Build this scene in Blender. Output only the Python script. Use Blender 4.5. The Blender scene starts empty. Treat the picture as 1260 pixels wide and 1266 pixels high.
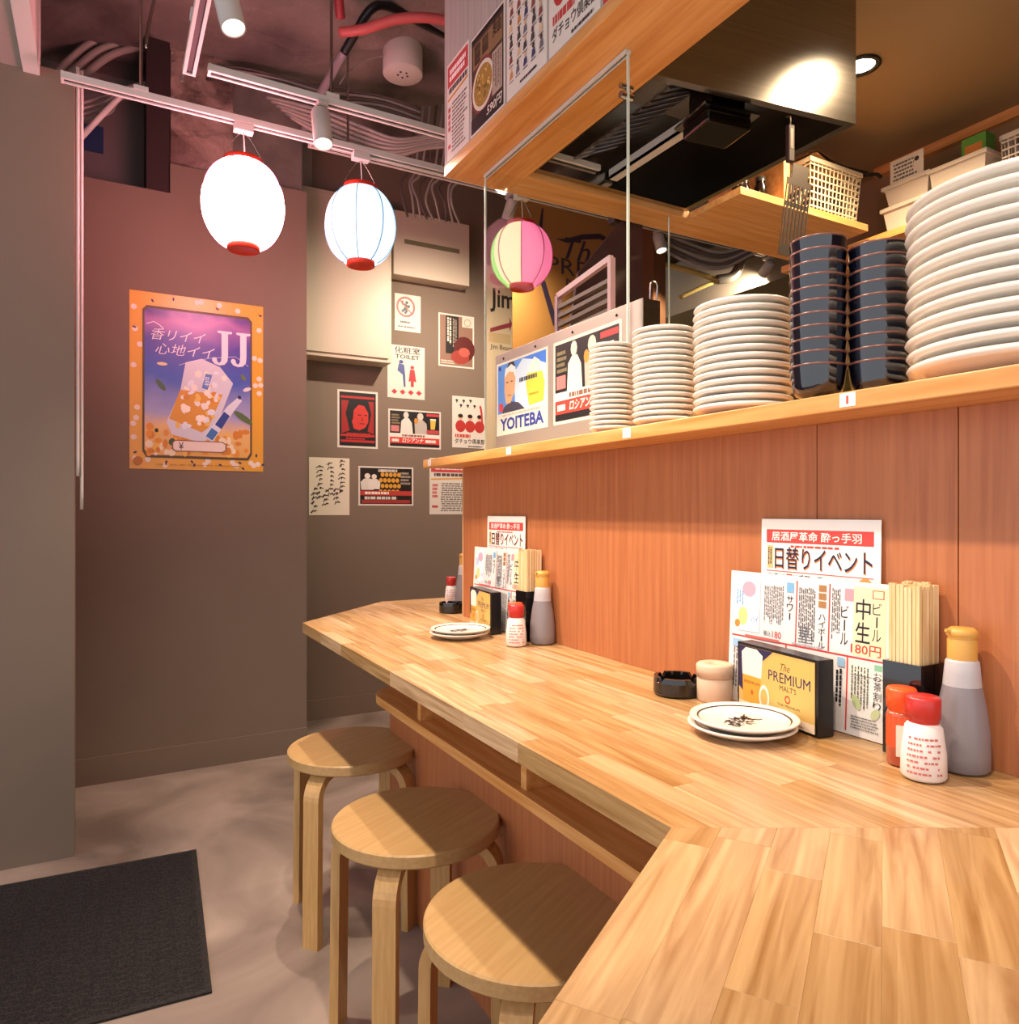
import bpy, bmesh, math, random
from mathutils import Vector, Matrix, noise

# ------------------------------------------------------------------ camera, world, exposure
SC = bpy.context.scene
COL = SC.collection
CAM_Z = 1.05
YAW = math.radians(29.1)
CA, SA = math.cos(YAW), math.sin(YAW)
F = 902.0
cd = bpy.data.cameras.new('camera')
cd.sensor_fit = 'HORIZONTAL'; cd.sensor_width = 36.0; cd.lens = 36.0 * F / 1260.0
cd.clip_start = 0.02
camo = bpy.data.objects.new('camera', cd); COL.objects.link(camo)
camo.location = (0, 0, CAM_Z); camo.rotation_euler = (math.pi / 2, 0, -YAW)
SC.camera = camo
W = bpy.data.worlds.new('world'); SC.world = W; W.use_nodes = True
W.node_tree.nodes['Background'].inputs[0].default_value = (0.94, 0.95, 1.0, 1)
W.node_tree.nodes['Background'].inputs[1].default_value = 1.35
SC.view_settings.view_transform = 'Standard'; SC.view_settings.look = 'None'
SC.view_settings.gamma = 1.0; SC.view_settings.use_curve_mapping = False
SC.view_settings.exposure = 0.12
WARM = (1.0, 0.84, 0.66)
def ray(x, y):
    xc = (x - 630) / F; zc = (633 - y) / F
    return Vector((CA * xc + SA, -SA * xc + CA, zc))
CP = Vector((0, 0, CAM_Z))
def atD(x, y, D): return CP + ray(x, y) * D
def atX(x, y, X): r = ray(x, y); return CP + r * (X / r.x)
def atY(x, y, Y): r = ray(x, y); return CP + r * (Y / r.y)
def atZ(x, y, Z): r = ray(x, y); return CP + r * ((Z - CAM_Z) / r.z)
R = random.Random(7)

# ------------------------------------------------------------------ materials
def lin(c): return c / 12.92 if c <= 0.04045 else ((c + 0.055) / 1.055) ** 2.4
def rgb(h):
    if isinstance(h, str):
        h = h.lstrip('#'); return tuple(lin(int(h[i:i+2], 16) / 255) for i in (0, 2, 4)) + (1,)
    return tuple(h[:3]) + (1,)
MATS = {}
def mat(name, col='#808080', rough=0.5, metal=0.0, emit=None, estr=0.0, spec=0.5, trans=0.0, coat=0.0, alpha=1.0, aniso=0.0):
    if name in MATS: return MATS[name]
    m = bpy.data.materials.new(name); m.use_nodes = True
    b = m.node_tree.nodes['Principled BSDF']
    b.inputs['Base Color'].default_value = rgb(col); b.inputs['Roughness'].default_value = rough
    b.inputs['Metallic'].default_value = metal; b.inputs['Specular IOR Level'].default_value = spec
    b.inputs['Transmission Weight'].default_value = trans; b.inputs['Coat Weight'].default_value = coat
    b.inputs['Alpha'].default_value = alpha; b.inputs['Anisotropic'].default_value = aniso
    if emit is not None:
        b.inputs['Emission Color'].default_value = rgb(emit); b.inputs['Emission Strength'].default_value = estr
    MATS[name] = m
    return m
def ink(h, rough=0.45): return mat('ink_' + h.strip('#') + ('' if rough == 0.45 else str(rough)), h, rough)
def noisy(name, c1, c2, scale=4.0, detail=6, rough=0.7, bump=0.2, bscale=40.0, stretch=(1, 1, 1), metal=0, r2=None, dist=0.0, lo=0.3, hi=0.7, coat=0.0, spec=0.5, randobj=0.0, bdist=0.004):
    """two-colour noise material in object space, with fine relief"""
    if name in MATS: return MATS[name]
    m = mat(name, c1, rough, metal, coat=coat, spec=spec); t = m.node_tree; n = t.nodes; b = n['Principled BSDF']
    tc = n.new('ShaderNodeTexCoord'); mp = n.new('ShaderNodeMapping'); mp.inputs['Scale'].default_value = stretch
    src = tc.outputs['Object']
    if randobj:
        oi = n.new('ShaderNodeObjectInfo'); va = n.new('ShaderNodeVectorMath'); va.operation = 'MULTIPLY_ADD'
        cx = n.new('ShaderNodeCombineXYZ')
        for k in range(3): t.links.new(oi.outputs['Random'], cx.inputs[k])
        va.inputs[1].default_value = (37, 53, 71)
        t.links.new(cx.outputs[0], va.inputs[0]); t.links.new(src, va.inputs[2]); src = va.outputs[0]
    t.links.new(src, mp.inputs[0])
    nz = n.new('ShaderNodeTexNoise'); nz.inputs['Scale'].default_value = scale; nz.inputs['Detail'].default_value = detail; nz.inputs['Distortion'].default_value = dist
    t.links.new(mp.outputs[0], nz.inputs['Vector'])
    cr = n.new('ShaderNodeValToRGB'); cr.color_ramp.elements[0].position = lo; cr.color_ramp.elements[1].position = hi
    cr.color_ramp.elements[0].color = rgb(c1); cr.color_ramp.elements[1].color = rgb(c2)
    t.links.new(nz.outputs[0], cr.inputs[0]); out = cr.outputs[0]
    if randobj:
        hv = n.new('ShaderNodeHueSaturation'); mr = n.new('ShaderNodeMapRange')
        mr.inputs[3].default_value = 1 - randobj; mr.inputs[4].default_value = 1 + randobj * 0.55
        t.links.new(oi.outputs['Random'], mr.inputs[0]); t.links.new(mr.outputs[0], hv.inputs['Value'])
        mr2 = n.new('ShaderNodeMapRange'); mr2.inputs[3].default_value = 1.10; mr2.inputs[4].default_value = 0.90
        t.links.new(oi.outputs['Random'], mr2.inputs[0]); t.links.new(mr2.outputs[0], hv.inputs['Saturation'])
        t.links.new(out, hv.inputs['Color']); out = hv.outputs[0]
    t.links.new(out, b.inputs['Base Color'])
    if r2 is not None:
        mr = n.new('ShaderNodeMapRange'); mr.inputs[3].default_value = rough; mr.inputs[4].default_value = r2
        t.links.new(nz.outputs[0], mr.inputs[0]); t.links.new(mr.outputs[0], b.inputs['Roughness'])
    if bump:
        nb = n.new('ShaderNodeTexNoise'); nb.inputs['Scale'].default_value = bscale; nb.inputs['Detail'].default_value = 5
        t.links.new(mp.outputs[0], nb.inputs['Vector'])
        bp = n.new('ShaderNodeBump'); bp.inputs['Strength'].default_value = bump; bp.inputs['Distance'].default_value = bdist
        t.links.new(nb.outputs[0], bp.inputs['Height']); t.links.new(bp.outputs[0], b.inputs['Normal'])
    return m
def glassy(name, tint=(0.97, 0.985, 0.97), ior=1.2, gl=0.02):  # low-glare shop glass
    """clear pane: transmits straight through, mirrors by Fresnel"""
    m = bpy.data.materials.new(name); m.use_nodes = True; t = m.node_tree; n = t.nodes
    n.remove(n['Principled BSDF']); o = n['Material Output']
    tr = n.new('ShaderNodeBsdfTransparent'); tr.inputs[0].default_value = tint + (1,)
    g = n.new('ShaderNodeBsdfGlossy'); g.inputs['Roughness'].default_value = gl
    fr = n.new('ShaderNodeFresnel'); fr.inputs[0].default_value = ior
    mx = n.new('ShaderNodeMixShader'); ge = n.new('ShaderNodeNewGeometry'); su = n.new('ShaderNodeMath'); su.operation = 'SUBTRACT'; su.use_clamp = True
    fm = n.new('ShaderNodeMath'); fm.operation = 'MULTIPLY'; fm.inputs[1].default_value = 0.15
    t.links.new(fr.outputs[0], fm.inputs[0]); t.links.new(fm.outputs[0], su.inputs[0]); t.links.new(ge.outputs['Backfacing'], su.inputs[1]); t.links.new(su.outputs[0], mx.inputs[0]); t.links.new(tr.outputs[0], mx.inputs[1]); t.links.new(g.outputs[0], mx.inputs[2])
    t.links.new(mx.outputs[0], o.inputs[0]); return m

M_STAVE = noisy('oak_stave', '#9c7043', '#cfa879', scale=2.0, detail=9, rough=0.28, r2=0.42, bump=0.08, bscale=9, stretch=(2.0, 34, 34), dist=1.1, lo=0.27, hi=0.68, coat=0.15, randobj=0.22)
M_WOOD = noisy('laminated_wood', '#c7823c', '#e2a867', scale=2.0, detail=7, rough=0.4, bump=0.05, bscale=8, stretch=(30, 2.0, 30), dist=0.5, coat=0.1)
M_WOODX = noisy('laminated_wood_cross', '#c98a45', '#e3b176', scale=2.0, detail=7, rough=0.4, bump=0.05, bscale=8, stretch=(2.0, 30, 30), dist=0.5, coat=0.1)
M_PANEL = noisy('red_brown_veneer', '#a9633b', '#bd774b', scale=2.6, detail=8, rough=0.42, bump=0.06, bscale=9, stretch=(40, 40, 1.6), dist=0.4, lo=0.3, hi=0.7)
M_BIRCH = noisy('birch_ply', '#ab8654', '#b99463', scale=3.0, detail=6, rough=0.38, bump=0.04, bscale=10, stretch=(2.0, 40, 40), dist=0.3)
M_BIRCHLEG = noisy('birch_leg', '#b68a52', '#c89f66', scale=3.0, detail=6, rough=0.4, bump=0.04, bscale=10, stretch=(40, 40, 3), dist=0.3)
M_TAUPE = noisy('taupe_paint', '#7a6858', '#816f5f', scale=1.3, detail=4, rough=0.75, bump=0.05, bscale=160)
M_FARWALL = M_TAUPE
M_OLIVE = M_TAUPE
M_FLOOR = noisy('trowelled_concrete', '#66564c', '#ab978a', scale=2.1, detail=10, rough=0.5, bump=0.08, bscale=14, r2=0.7, dist=1.2, lo=0.28, hi=0.72)
M_SLAB = noisy('raw_concrete', '#5a4f4c', '#a09089', scale=2.3, detail=9, rough=0.95, bump=0.6, bscale=22, dist=0.6, bdist=0.02)
M_ROUGH = noisy('broken_concrete', '#4e3832', '#b3968a', scale=6, detail=9, rough=0.95, bump=0.9, bscale=26, dist=0.8, bdist=0.02)
M_STEEL = noisy('brushed_steel', '#aaa6a0', '#b8b4ae', scale=3, detail=3, rough=0.17, bump=0.006, bscale=30, stretch=(1, 1, 60), metal=1.0)
M_STEELD = mat('dark_steel', '#3a3632', 0.25, 1.0)
M_BLACKGLOSS = mat('black_gloss', '#0c0b0b', 0.18)
M_WHITEPAINT = mat('white_metal', '#cfcac4', 0.42)
M_CERAMIC = mat('white_ceramic', '#e6ddd0', 0.2, coat=0.3)
M_PAPER = mat('paper', '#dbd2c5', 0.55)
M_LAMI = mat('laminated_paper', '#f1ece6', 0.22, coat=0.4)
M_LENS = mat('lamp_lens', '#ffffff', 0.4, emit='#fff2dc', estr=14)
M_GLASS = glassy('clear_glass')
M_GLASSEDGE = mat('glass_edge', '#c9d2c4', 0.2)

# ------------------------------------------------------------------ mesh helpers
class MB:
    def __init__(s): s.v = []; s.f = []; s.m = []; s.sm = []; s.mats = []
    def mi(s, m):
        if m not in s.mats: s.mats.append(m)
        return s.mats.index(m)
    def add(s, vs, fs, m, smooth=False):
        o = len(s.v); k = s.mi(m)
        s.v += [tuple(v) for v in vs]; s.f += [tuple(i + o for i in f) for f in fs]; s.m += [k] * len(fs); s.sm += [smooth] * len(fs)
    def box(s, a, b, m, M=None, bev=0.0):
        x0, y0, z0 = (min(a[i], b[i]) for i in range(3)); x1, y1, z1 = (max(a[i], b[i]) for i in range(3))
        if bev <= 0:
            vs = [(x, y, z) for z in (z0, z1) for y in (y0, y1) for x in (x0, x1)]
            fs = [(0, 2, 3, 1), (4, 5, 7, 6), (0, 1, 5, 4), (2, 6, 7, 3), (0, 4, 6, 2), (1, 3, 7, 5)]
        else:
            bm = bmesh.new(); bmesh.ops.create_cube(bm, size=1.0)
            for v in bm.verts: v.co = Vector(((x0+x1)/2 + v.co.x*(x1-x0), (y0+y1)/2 + v.co.y*(y1-y0), (z0+z1)/2 + v.co.z*(z1-z0)))
            bmesh.ops.bevel(bm, geom=bm.edges[:], offset=bev, segments=2, affect='EDGES', profile=0.5)
            bm.verts.index_update(); vs = [v.co.copy() for v in bm.verts]; fs = [tuple(v.index for v in f.verts) for f in bm.faces]; bm.free()
        if M: vs = [M @ Vector(v) for v in vs]
        s.add(vs, fs, m)
    def prism(s, poly, z0, z1, m, cham=0.0, M=None):
        """poly: CCW list of (x, y)"""
        n = len(poly)
        if cham > 0:
            cx = sum(p[0] for p in poly) / n; cy = sum(p[1] for p in poly) / n
            def ins(p):
                d = math.hypot(p[0]-cx, p[1]-cy) or 1; k = max(0, 1 - cham * 1.3 / d); return (cx + (p[0]-cx)*k, cy + (p[1]-cy)*k)
            vs = [(p[0], p[1], z0) for p in poly] + [(p[0], p[1], z1 - cham) for p in poly] + [ins(p) + (z1,) for p in poly]
            fs = [tuple(range(n - 1, -1, -1)), tuple(range(2 * n, 3 * n))]
            for L in (0, n): fs += [(L + i, L + (i + 1) % n, L + n + (i + 1) % n, L + n + i) for i in range(n)]
        else:
            vs = [(p[0], p[1], z0) for p in poly] + [(p[0], p[1], z1) for p in poly]
            fs = [tuple(range(n - 1, -1, -1)), tuple(range(n, 2 * n))] + [(i, (i + 1) % n, n + (i + 1) % n, n + i) for i in range(n)]
        if M: vs = [M @ Vector(v) for v in vs]
        s.add(vs, fs, m)
    def lathe(s, prof, m, n=32, c=(0, 0, 0), smooth=True, M=None, mats=None):
        """prof: (r, z) list; mats: optional per-band materials"""
        vs = []; idx = []
        for r, z in prof:
            if r < 1e-6: idx.append([len(vs)]); vs.append(Vector((0, 0, z)))
            else:
                idx.append(list(range(len(vs), len(vs) + n)))
                vs += [Vector((r * math.cos(2*math.pi*i/n), r * math.sin(2*math.pi*i/n), z)) for i in range(n)]
        for k in range(len(prof) - 1):
            a, b = idx[k], idx[k + 1]; fs = []
            for i in range(n):
                j = (i + 1) % n
                if len(a) == 1 and len(b) == 1: continue
                if len(a) == 1: fs.append((a[0], b[j], b[i]))
                elif len(b) == 1: fs.append((a[i], a[j], b[0]))
                else: fs.append((a[i], a[j], b[j], b[i]))
            if k == 0: base = len(s.v); s.v += [tuple((M @ v) if M else (v + Vector(c))) for v in vs]
            kk = s.mi(mats[k] if mats else m)
            s.f += [tuple(q + base for q in f) for f in fs]; s.m += [kk] * len(fs); s.sm += [smooth] * len(fs)
    def cyl(s, p0, p1, r, m, n=16, r1=None, smooth=True):
        p0 = Vector(p0); p1 = Vector(p1); d = p1 - p0; L = d.length
        M = Matrix.Translation(p0) @ d.to_track_quat('Z', 'Y').to_matrix().to_4x4()
        r1 = r if r1 is None else r1
        s.lathe([(0, 0), (r, 0)], m, n, M=M, smooth=False); s.lathe([(r, 0), (r1, L)], m, n, M=M, smooth=smooth); s.lathe([(r1, L), (0, L)], m, n, M=M, smooth=False)
    def tube(s, pts, r, m, n=8, sub=5, closed_ends=True):
        pts = [Vector(p) for p in pts]
        if sub > 1 and len(pts) > 2:
            q = []
            for i in range(len(pts) - 1):
                p0 = pts[max(i-1, 0)]; p1 = pts[i]; p2 = pts[i+1]; p3 = pts[min(i+2, len(pts)-1)]
                for k in range(sub):
                    t = k / sub
                    q.append(0.5 * ((2*p1) + (p2-p0)*t + (2*p0-5*p1+4*p2-p3)*t*t + (3*p1-p0-3*p2+p3)*t**3))
            q.append(pts[-1]); pts = q
        vs = []; up = None
        for i, p in enumerate(pts):
            d = (pts[min(i+1, len(pts)-1)] - pts[max(i-1, 0)]).normalized()
            if up is None: up = d.orthogonal().normalized()
            up = (up - d * up.dot(d)).normalized(); w = d.cross(up)
            vs += [p + (up * math.cos(2*math.pi*k/n) + w * math.sin(2*math.pi*k/n)) * r for k in range(n)]
        fs = [(i*n + k, i*n + (k+1) % n, (i+1)*n + (k+1) % n, (i+1)*n + k) for i in range(len(pts)-1) for k in range(n)]
        fs += [tuple(range(n-1, -1, -1)), tuple(range((len(pts)-1)*n, len(pts)*n))]
        s.add(vs, fs, m, True)
    def quad(s, a, b, c, d, m): s.add([a, b, c, d], [(0, 1, 2, 3)], m)
    def mesh(s, name):
        me = bpy.data.meshes.new(name); me.from_pydata(s.v, [], s.f)
        for m in s.mats: me.materials.append(m)
        me.polygons.foreach_set('material_index', s.m); me.polygons.foreach_set('use_smooth', s.sm); me.update(); return me
    def obj(s, name, parent=None, loc=None, rot=None):
        o = bpy.data.objects.new(name, s.mesh(name)); COL.objects.link(o)
        if parent: o.parent = parent
        if loc is not None: o.location = loc
        if rot is not None: o.rotation_euler = rot
        return o
def T(o, label, cat, group=None):
    o['label'] = label; o['category'] = cat
    if group: o['group'] = group
    return o
def S(o): o['kind'] = 'structure'; return o
def empty(name, loc=(0, 0, 0), rz=0.0, rot=None):
    o = bpy.data.objects.new(name, None); COL.objects.link(o); o.location = loc
    o.rotation_euler = rot if rot else (0, 0, rz); o.empty_display_size = 0.05; return o
def link(name, me, parent=None, loc=(0, 0, 0), rot=(0, 0, 0)):
    o = bpy.data.objects.new(name, me); COL.objects.link(o); o.parent = parent; o.location = loc; o.rotation_euler = rot; return o
def copy_tree(o, parent=None):
    c = o.copy(); COL.objects.link(c); c.parent = parent
    for ch in o.children: copy_tree(ch, c)
    return c
def clip(poly, a, b, c):
    """keep a*x + b*y <= c"""
    out = []
    for i in range(len(poly)):
        p, q = poly[i], poly[(i + 1) % len(poly)]
        dp = a*p[0] + b*p[1] - c; dq = a*q[0] + b*q[1] - c
        if dp <= 0: out.append(p)
        if (dp < 0 < dq) or (dq < 0 < dp):
            t = dp / (dp - dq); out.append((p[0] + (q[0]-p[0])*t, p[1] + (q[1]-p[1])*t))
    return out
ORD = ['lowest', 'second', 'third', 'fourth', 'fifth', 'sixth', 'seventh', 'eighth', 'ninth', 'tenth', 'eleventh', 'twelfth', 'thirteenth', 'fourteenth', 'fifteenth', 'sixteenth', 'seventeenth', 'eighteenth', 'nineteenth', 'twentieth']

# lettering: outlines of the built-in font turned into flat meshes
_TX = {}
def glyphs(txt, bold=0.0, shear=0.0):
    bold = min(bold, 0.010 if any(ord(c) > 0x4dff for c in txt) else 0.03)   # dense characters stay open
    k = (txt, bold, shear)
    if k in _TX: return _TX[k]
    c = bpy.data.curves.new('lettering', 'FONT'); c.body = txt; c.size = 1.0; c.offset = bold; c.shear = shear; c.resolution_u = 2
    o = bpy.data.objects.new('lettering', c); COL.objects.link(o)
    dg = bpy.context.evaluated_depsgraph_get(); me = bpy.data.meshes.new_from_object(o.evaluated_get(dg))
    vs = [(v.co.x, v.co.y) for v in me.vertices]; fs = [tuple(p.vertices) for p in me.polygons]
    bpy.data.objects.remove(o); bpy.data.curves.remove(c); bpy.data.meshes.remove(me)
    if not vs: vs = [(0, 0), (0.1, 0), (0, 0.1)]; fs = []
    x0 = min(v[0] for v in vs); x1 = max(v[0] for v in vs); y0 = min(v[1] for v in vs); y1 = max(v[1] for v in vs)
    _TX[k] = (vs, fs, x0, x1, y0, y1); return _TX[k]
class Print:
    """flat print laid on a sheet: (u right, v up) in metres from the sheet's lower left corner; layers lie a few hundredths of a millimetre apart"""
    def __init__(s, w, h, base=M_PAPER, thick=0.0012):
        s.w, s.h = w, h; s.sheet = MB(); s.sheet.box((0, 0, -thick), (w, h, 0), base); s.p = MB(); s.t = MB(); s.L = 0
    def z(s): s.L += 1; return 0.0002 + s.L * 0.000016
    def poly(s, pts, col, m=None):
        z = s.z(); pts = list(pts)
        ar = sum(pts[i][0]*pts[(i+1) % len(pts)][1] - pts[(i+1) % len(pts)][0]*pts[i][1] for i in range(len(pts)))
        if ar < 0: pts = pts[::-1]
        s.p.add([(p[0]*s.w, p[1]*s.h, z) for p in pts], [tuple(range(len(pts)))], m or ink(col))
    def rect(s, u0, v0, u1, v1, col, m=None): s.poly([(u0, v0), (u1, v0), (u1, v1), (u0, v1)], col, m)
    def ell(s, u, v, ru, rv, col, n=16, rot=0.0):
        k = s.w / s.h; c, q = math.cos(rot), math.sin(rot); pts = []
        for i in range(n):
            a = 2*math.pi*i/n; x = ru*math.cos(a)*s.w; y = rv*math.sin(a)*s.h
            pts.append((u + (x*c - y*q)/s.w, v + (x*q + y*c)/s.h))
        s.poly(pts, col)
    def ring(s, u, v, ru, rv, t, col, n=28):
        z = s.z(); vs = []
        for i in range(n):
            a = 2*math.pi*i/n
            vs += [((u + ru*math.cos(a))*s.w, (v + rv*math.sin(a))*s.h, z), ((u + ru*(1-t)*math.cos(a))*s.w, (v + rv*(1-t)*math.sin(a))*s.h, z)]
        s.p.add(vs, [(2*i, 2*((i+1) % n), 2*((i+1) % n)+1, 2*i+1) for i in range(n)], ink(col))
    def text(s, txt, u0, v0, u1, v1, col, bold=0.0, shear=0.0):
        """fit txt into the box"""
        vs, fs, x0, x1, y0, y1 = glyphs(txt, bold, shear); z = s.z() + 0.00003
        sx = (u1-u0)*s.w / max(x1-x0, 1e-6); sy = (v1-v0)*s.h / max(y1-y0, 1e-6)
        s.t.add([(u0*s.w + (p[0]-x0)*sx, v0*s.h + (p[1]-y0)*sy, z) for p in vs], fs, ink(col))
    def vtext(s, txt, u, v1, du, dv, col, bold=0.0):
        for i, ch in enumerate(txt):
            if ch == 'ー': s.rect(u + du*0.42, v1 - (i+0.9)*dv, u + du*0.58, v1 - (i+0.1)*dv, col)
            else: s.text(ch, u + du*0.04, v1 - (i+0.95)*dv, u + du*0.96, v1 - (i+0.05)*dv, col, bold)
    def lines(s, u0, v0, u1, v1, n, col, fill=0.55, seed=1, vert=False):
        """rows of fine print too small to read"""
        r = random.Random(seed); z = s.z(); m = ink(col)
        for i in range(n):
            a = i / n; b = a + fill / n; t = r.uniform(0, 0.05)
            end = r.uniform(0.72, 1.0)
            while t < end:
                L = r.uniform(0.03, 0.12); e = min(t + L, end)
                if vert: A, B = (u0 + (u1-u0)*a, v1 - (v1-v0)*e), (u0 + (u1-u0)*b, v1 - (v1-v0)*t)
                else: A, B = (u0 + (u1-u0)*t, v0 + (v1-v0)*a), (u0 + (u1-u0)*e, v0 + (v1-v0)*b)
                s.p.add([(A[0]*s.w, A[1]*s.h, z), (B[0]*s.w, A[1]*s.h, z), (B[0]*s.w, B[1]*s.h, z), (A[0]*s.w, B[1]*s.h, z)], [(0, 1, 2, 3)], m)
                t = e + r.uniform(0.008, 0.03)
    def stroke(s, pts, wd, col):
        """brush stroke through uv points, width in metres"""
        z = s.z(); P = [Vector((p[0]*s.w, p[1]*s.h)) for p in pts]; vs = []
        for i, p in enumerate(P):
            d = (P[min(i+1, len(P)-1)] - P[max(i-1, 0)]).normalized(); nn = Vector((-d.y, d.x)) * wd / 2
            vs += [(p.x+nn.x, p.y+nn.y, z), (p.x-nn.x, p.y-nn.y, z)]
        s.p.add(vs, [(2*i+1, 2*i+3, 2*i+2, 2*i) for i in range(len(P)-1)], ink(col))
    def put(s, name, label, cat, M, group=None, parent=None):
        o = s.sheet.obj(name, parent)
        if parent is None: T(o, label, cat, group)
        if s.p.f: s.p.obj('print', o)['kind'] = 'stuff'
        if s.t.f: s.t.obj('lettering', o)['kind'] = 'stuff'
        o.matrix_world = M; return o
def frameX(X, Yl, Z):   # sheet on a face that looks towards -X; u runs towards -Y
    return Matrix(((0, 0, -1, X), (-1, 0, 0, Yl), (0, 1, 0, Z), (0, 0, 0, 1)))
def frameY(Y, Xl, Z):   # sheet on a face that looks towards -Y; u runs towards +X
    return Matrix(((1, 0, 0, Xl), (0, 0, -1, Y), (0, 1, 0, Z), (0, 0, 0, 1)))

# ------------------------------------------------------------------ room shell
CEIL = 2.95
b = MB(); b.box((-1.6, -1.3, -0.06), (5.2, 4.6, 0), M_FLOOR); S(b.obj('floor'))
# raw slab overhead, with real unevenness
b = MB(); nx, ny = 70, 60; vs = []
for j in range(ny + 1):
    for i in range(nx + 1):
        x = -1.6 + 6.8 * i / nx; y = -1.3 + 5.9 * j / ny
        vs.append((x, y, CEIL - 0.03 * noise.noise(Vector((x*3, y*3, 0))) - 0.012 * noise.noise(Vector((x*11, y*11, 3)))))
b.add(vs, [(j*(nx+1)+i, (j+1)*(nx+1)+i, (j+1)*(nx+1)+i+1, j*(nx+1)+i+1) for j in range(ny) for i in range(nx)], M_SLAB, True)
b.box((-1.6, -1.3, CEIL + 0.05), (5.2, 4.6, CEIL + 0.15), M_SLAB); S(b.obj('ceiling'))
# left partition (its end shows the conduits)
b = MB(); b.box((-1.6, 2.59, 0), (-0.078, 2.70, 2.385), M_OLIVE); S(b.obj('wall_left'))
b = MB(); b.box((-1.6, -1.3, 2.365), (-0.208, 2.62, CEIL), mat('grey_beige', '#9d9088', 0.7)); S(b.obj('ceiling_lowered'))
b = MB(); b.box((-0.208, -1.3, 2.355), (-0.166, 2.62, CEIL), M_WHITEPAINT); S(b.obj('trim_1'))
# outer walls out of frame keep the light in
b = MB(); b.box((-1.7, 2.59, 0), (-1.6, 4.6, CEIL + 0.15), M_OLIVE); S(b.obj('wall_side'))
# wall with the big poster
YB = 3.234
b = MB(); b.box((-1.6, YB, 0), (0.235, 3.70, 2.335), M_TAUPE); b.box((0.235, YB, 0), (0.78, 3.70, 2.455), M_TAUPE)
S(b.obj('wall_back'))
b = MB(); b.box((-1.6, YB - 0.006, 0), (0.782, YB, 0.105), M_TAUPE)
S(b.obj('baseboard_back'))
# dark recess above it: door-like board, post, chipped beam
b = MB(); b.box((-1.6, 3.62, 2.335), (0.9, 3.70, CEIL), M_SLAB); S(b.obj('wall_recess'))
b = MB(); b.box((-0.12, 3.5, 2.335), (0.16, 3.54, 2.80), mat('recess_board', '#776c68', 0.7)); b.box((-0.07, 3.495, 2.55), (0.0, 3.5, 2.66), mat('blue_patch', '#253a66', 0.6))
T(b.obj('loose_board'), 'dull board with a blue patch standing in the recess above the wall', 'board')
b = MB(); b.box((0.15, 3.25, 2.335), (0.235, 3.45, CEIL), mat('dark_post', '#33201f', 0.8)); S(b.obj('trim_2'))
def lumpy(x0, x1, y0, z0, z1, nx, nz, amp, seed, m):
    """chipped face looking towards -Y"""
    b = MB(); vs = []
    for j in range(nz + 1):
        for i in range(nx + 1):
            x = x0 + (x1-x0)*i/nx; z = z0 + (z1-z0)*j/nz
            vs.append((x, y0 + amp * noise.noise(Vector((x*9, z*9, seed))) + amp * .6 * noise.noise(Vector((x*25, z*25, seed))), z))
    b.add(vs, [(j*(nx+1)+i, j*(nx+1)+i+1, (j+1)*(nx+1)+i+1, (j+1)*(nx+1)+i) for j in range(nz) for i in range(nx)], m, False)
    b.box((x0, y0 + amp*2, z0), (x1, 3.62, z1), m); return b
S(lumpy(0.24, 0.48, 3.275, 2.455, CEIL, 16, 30, 0.02, 5, M_ROUGH).obj('wall_chipped'))
S(lumpy(0.485, 0.775, 3.30, 2.40, CEIL, 10, 20, 0.004, 9, noisy('smooth_concrete', '#635a52', '#857a70', scale=7, rough=0.95, bump=0.5, bscale=40)).obj('wall_beam'))
# wall with the small posters
YF = 3.70
b = MB(); b.box((0.78, YF, 0), (3.05, YF + 0.1, CEIL), M_FARWALL); S(b.obj('wall_far'))
b = MB(); b.box((0.78, YF - 0.008, 0), (3.05, YF, 0.10), M_TAUPE); S(b.obj('baseboard_far'))
# partition behind the counter: veneer panels with open joints
WX = 0.903; PE = 1.894; CT = 0.75; SHB = 1.177; SHT = 1.200
b = MB(); b.box((WX + 0.012, 0.28, 0), (WX + 0.05, PE - 0.002, SHB), mat('panel_core', '#8a5232', 0.8)); wc = S(b.obj('wall_counter'))
seams = [0.27, 0.507, 0.707, 1.32, PE]
for i in range(len(seams) - 1):
    b = MB(); b.box((WX, seams[i] + 0.0007, CT), (WX + 0.014, seams[i+1] - 0.0007, SHB), M_PANEL, bev=0.0008); b.obj('panel', wc)
b = MB(); b.box((WX - 0.001, PE, CT), (WX + 0.05, PE + 0.006, SHB), mat('edge_band', '#d9a877', 0.5)); b.obj('edge_band', wc)
# partition under the counter
DX, DY = 0.833, 0.554      # direction of the near counter, away from the camera
b = MB(); b.box((0.70, 0.42, 0), (0.73, 1.945, CT - 0.027), M_PANEL); S(b.obj('wall_under_counter'))
b = MB(); b.prism([(0.70, 0.42), (0.70 - DX*1.0, 0.42 - DY*1.0), (0.716 - DX*1.0, 0.395 - DY*1.0), (0.73, 0.40)], 0, CT - 0.027, M_PANEL); S(b.obj('wall_under_bend'))

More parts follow.
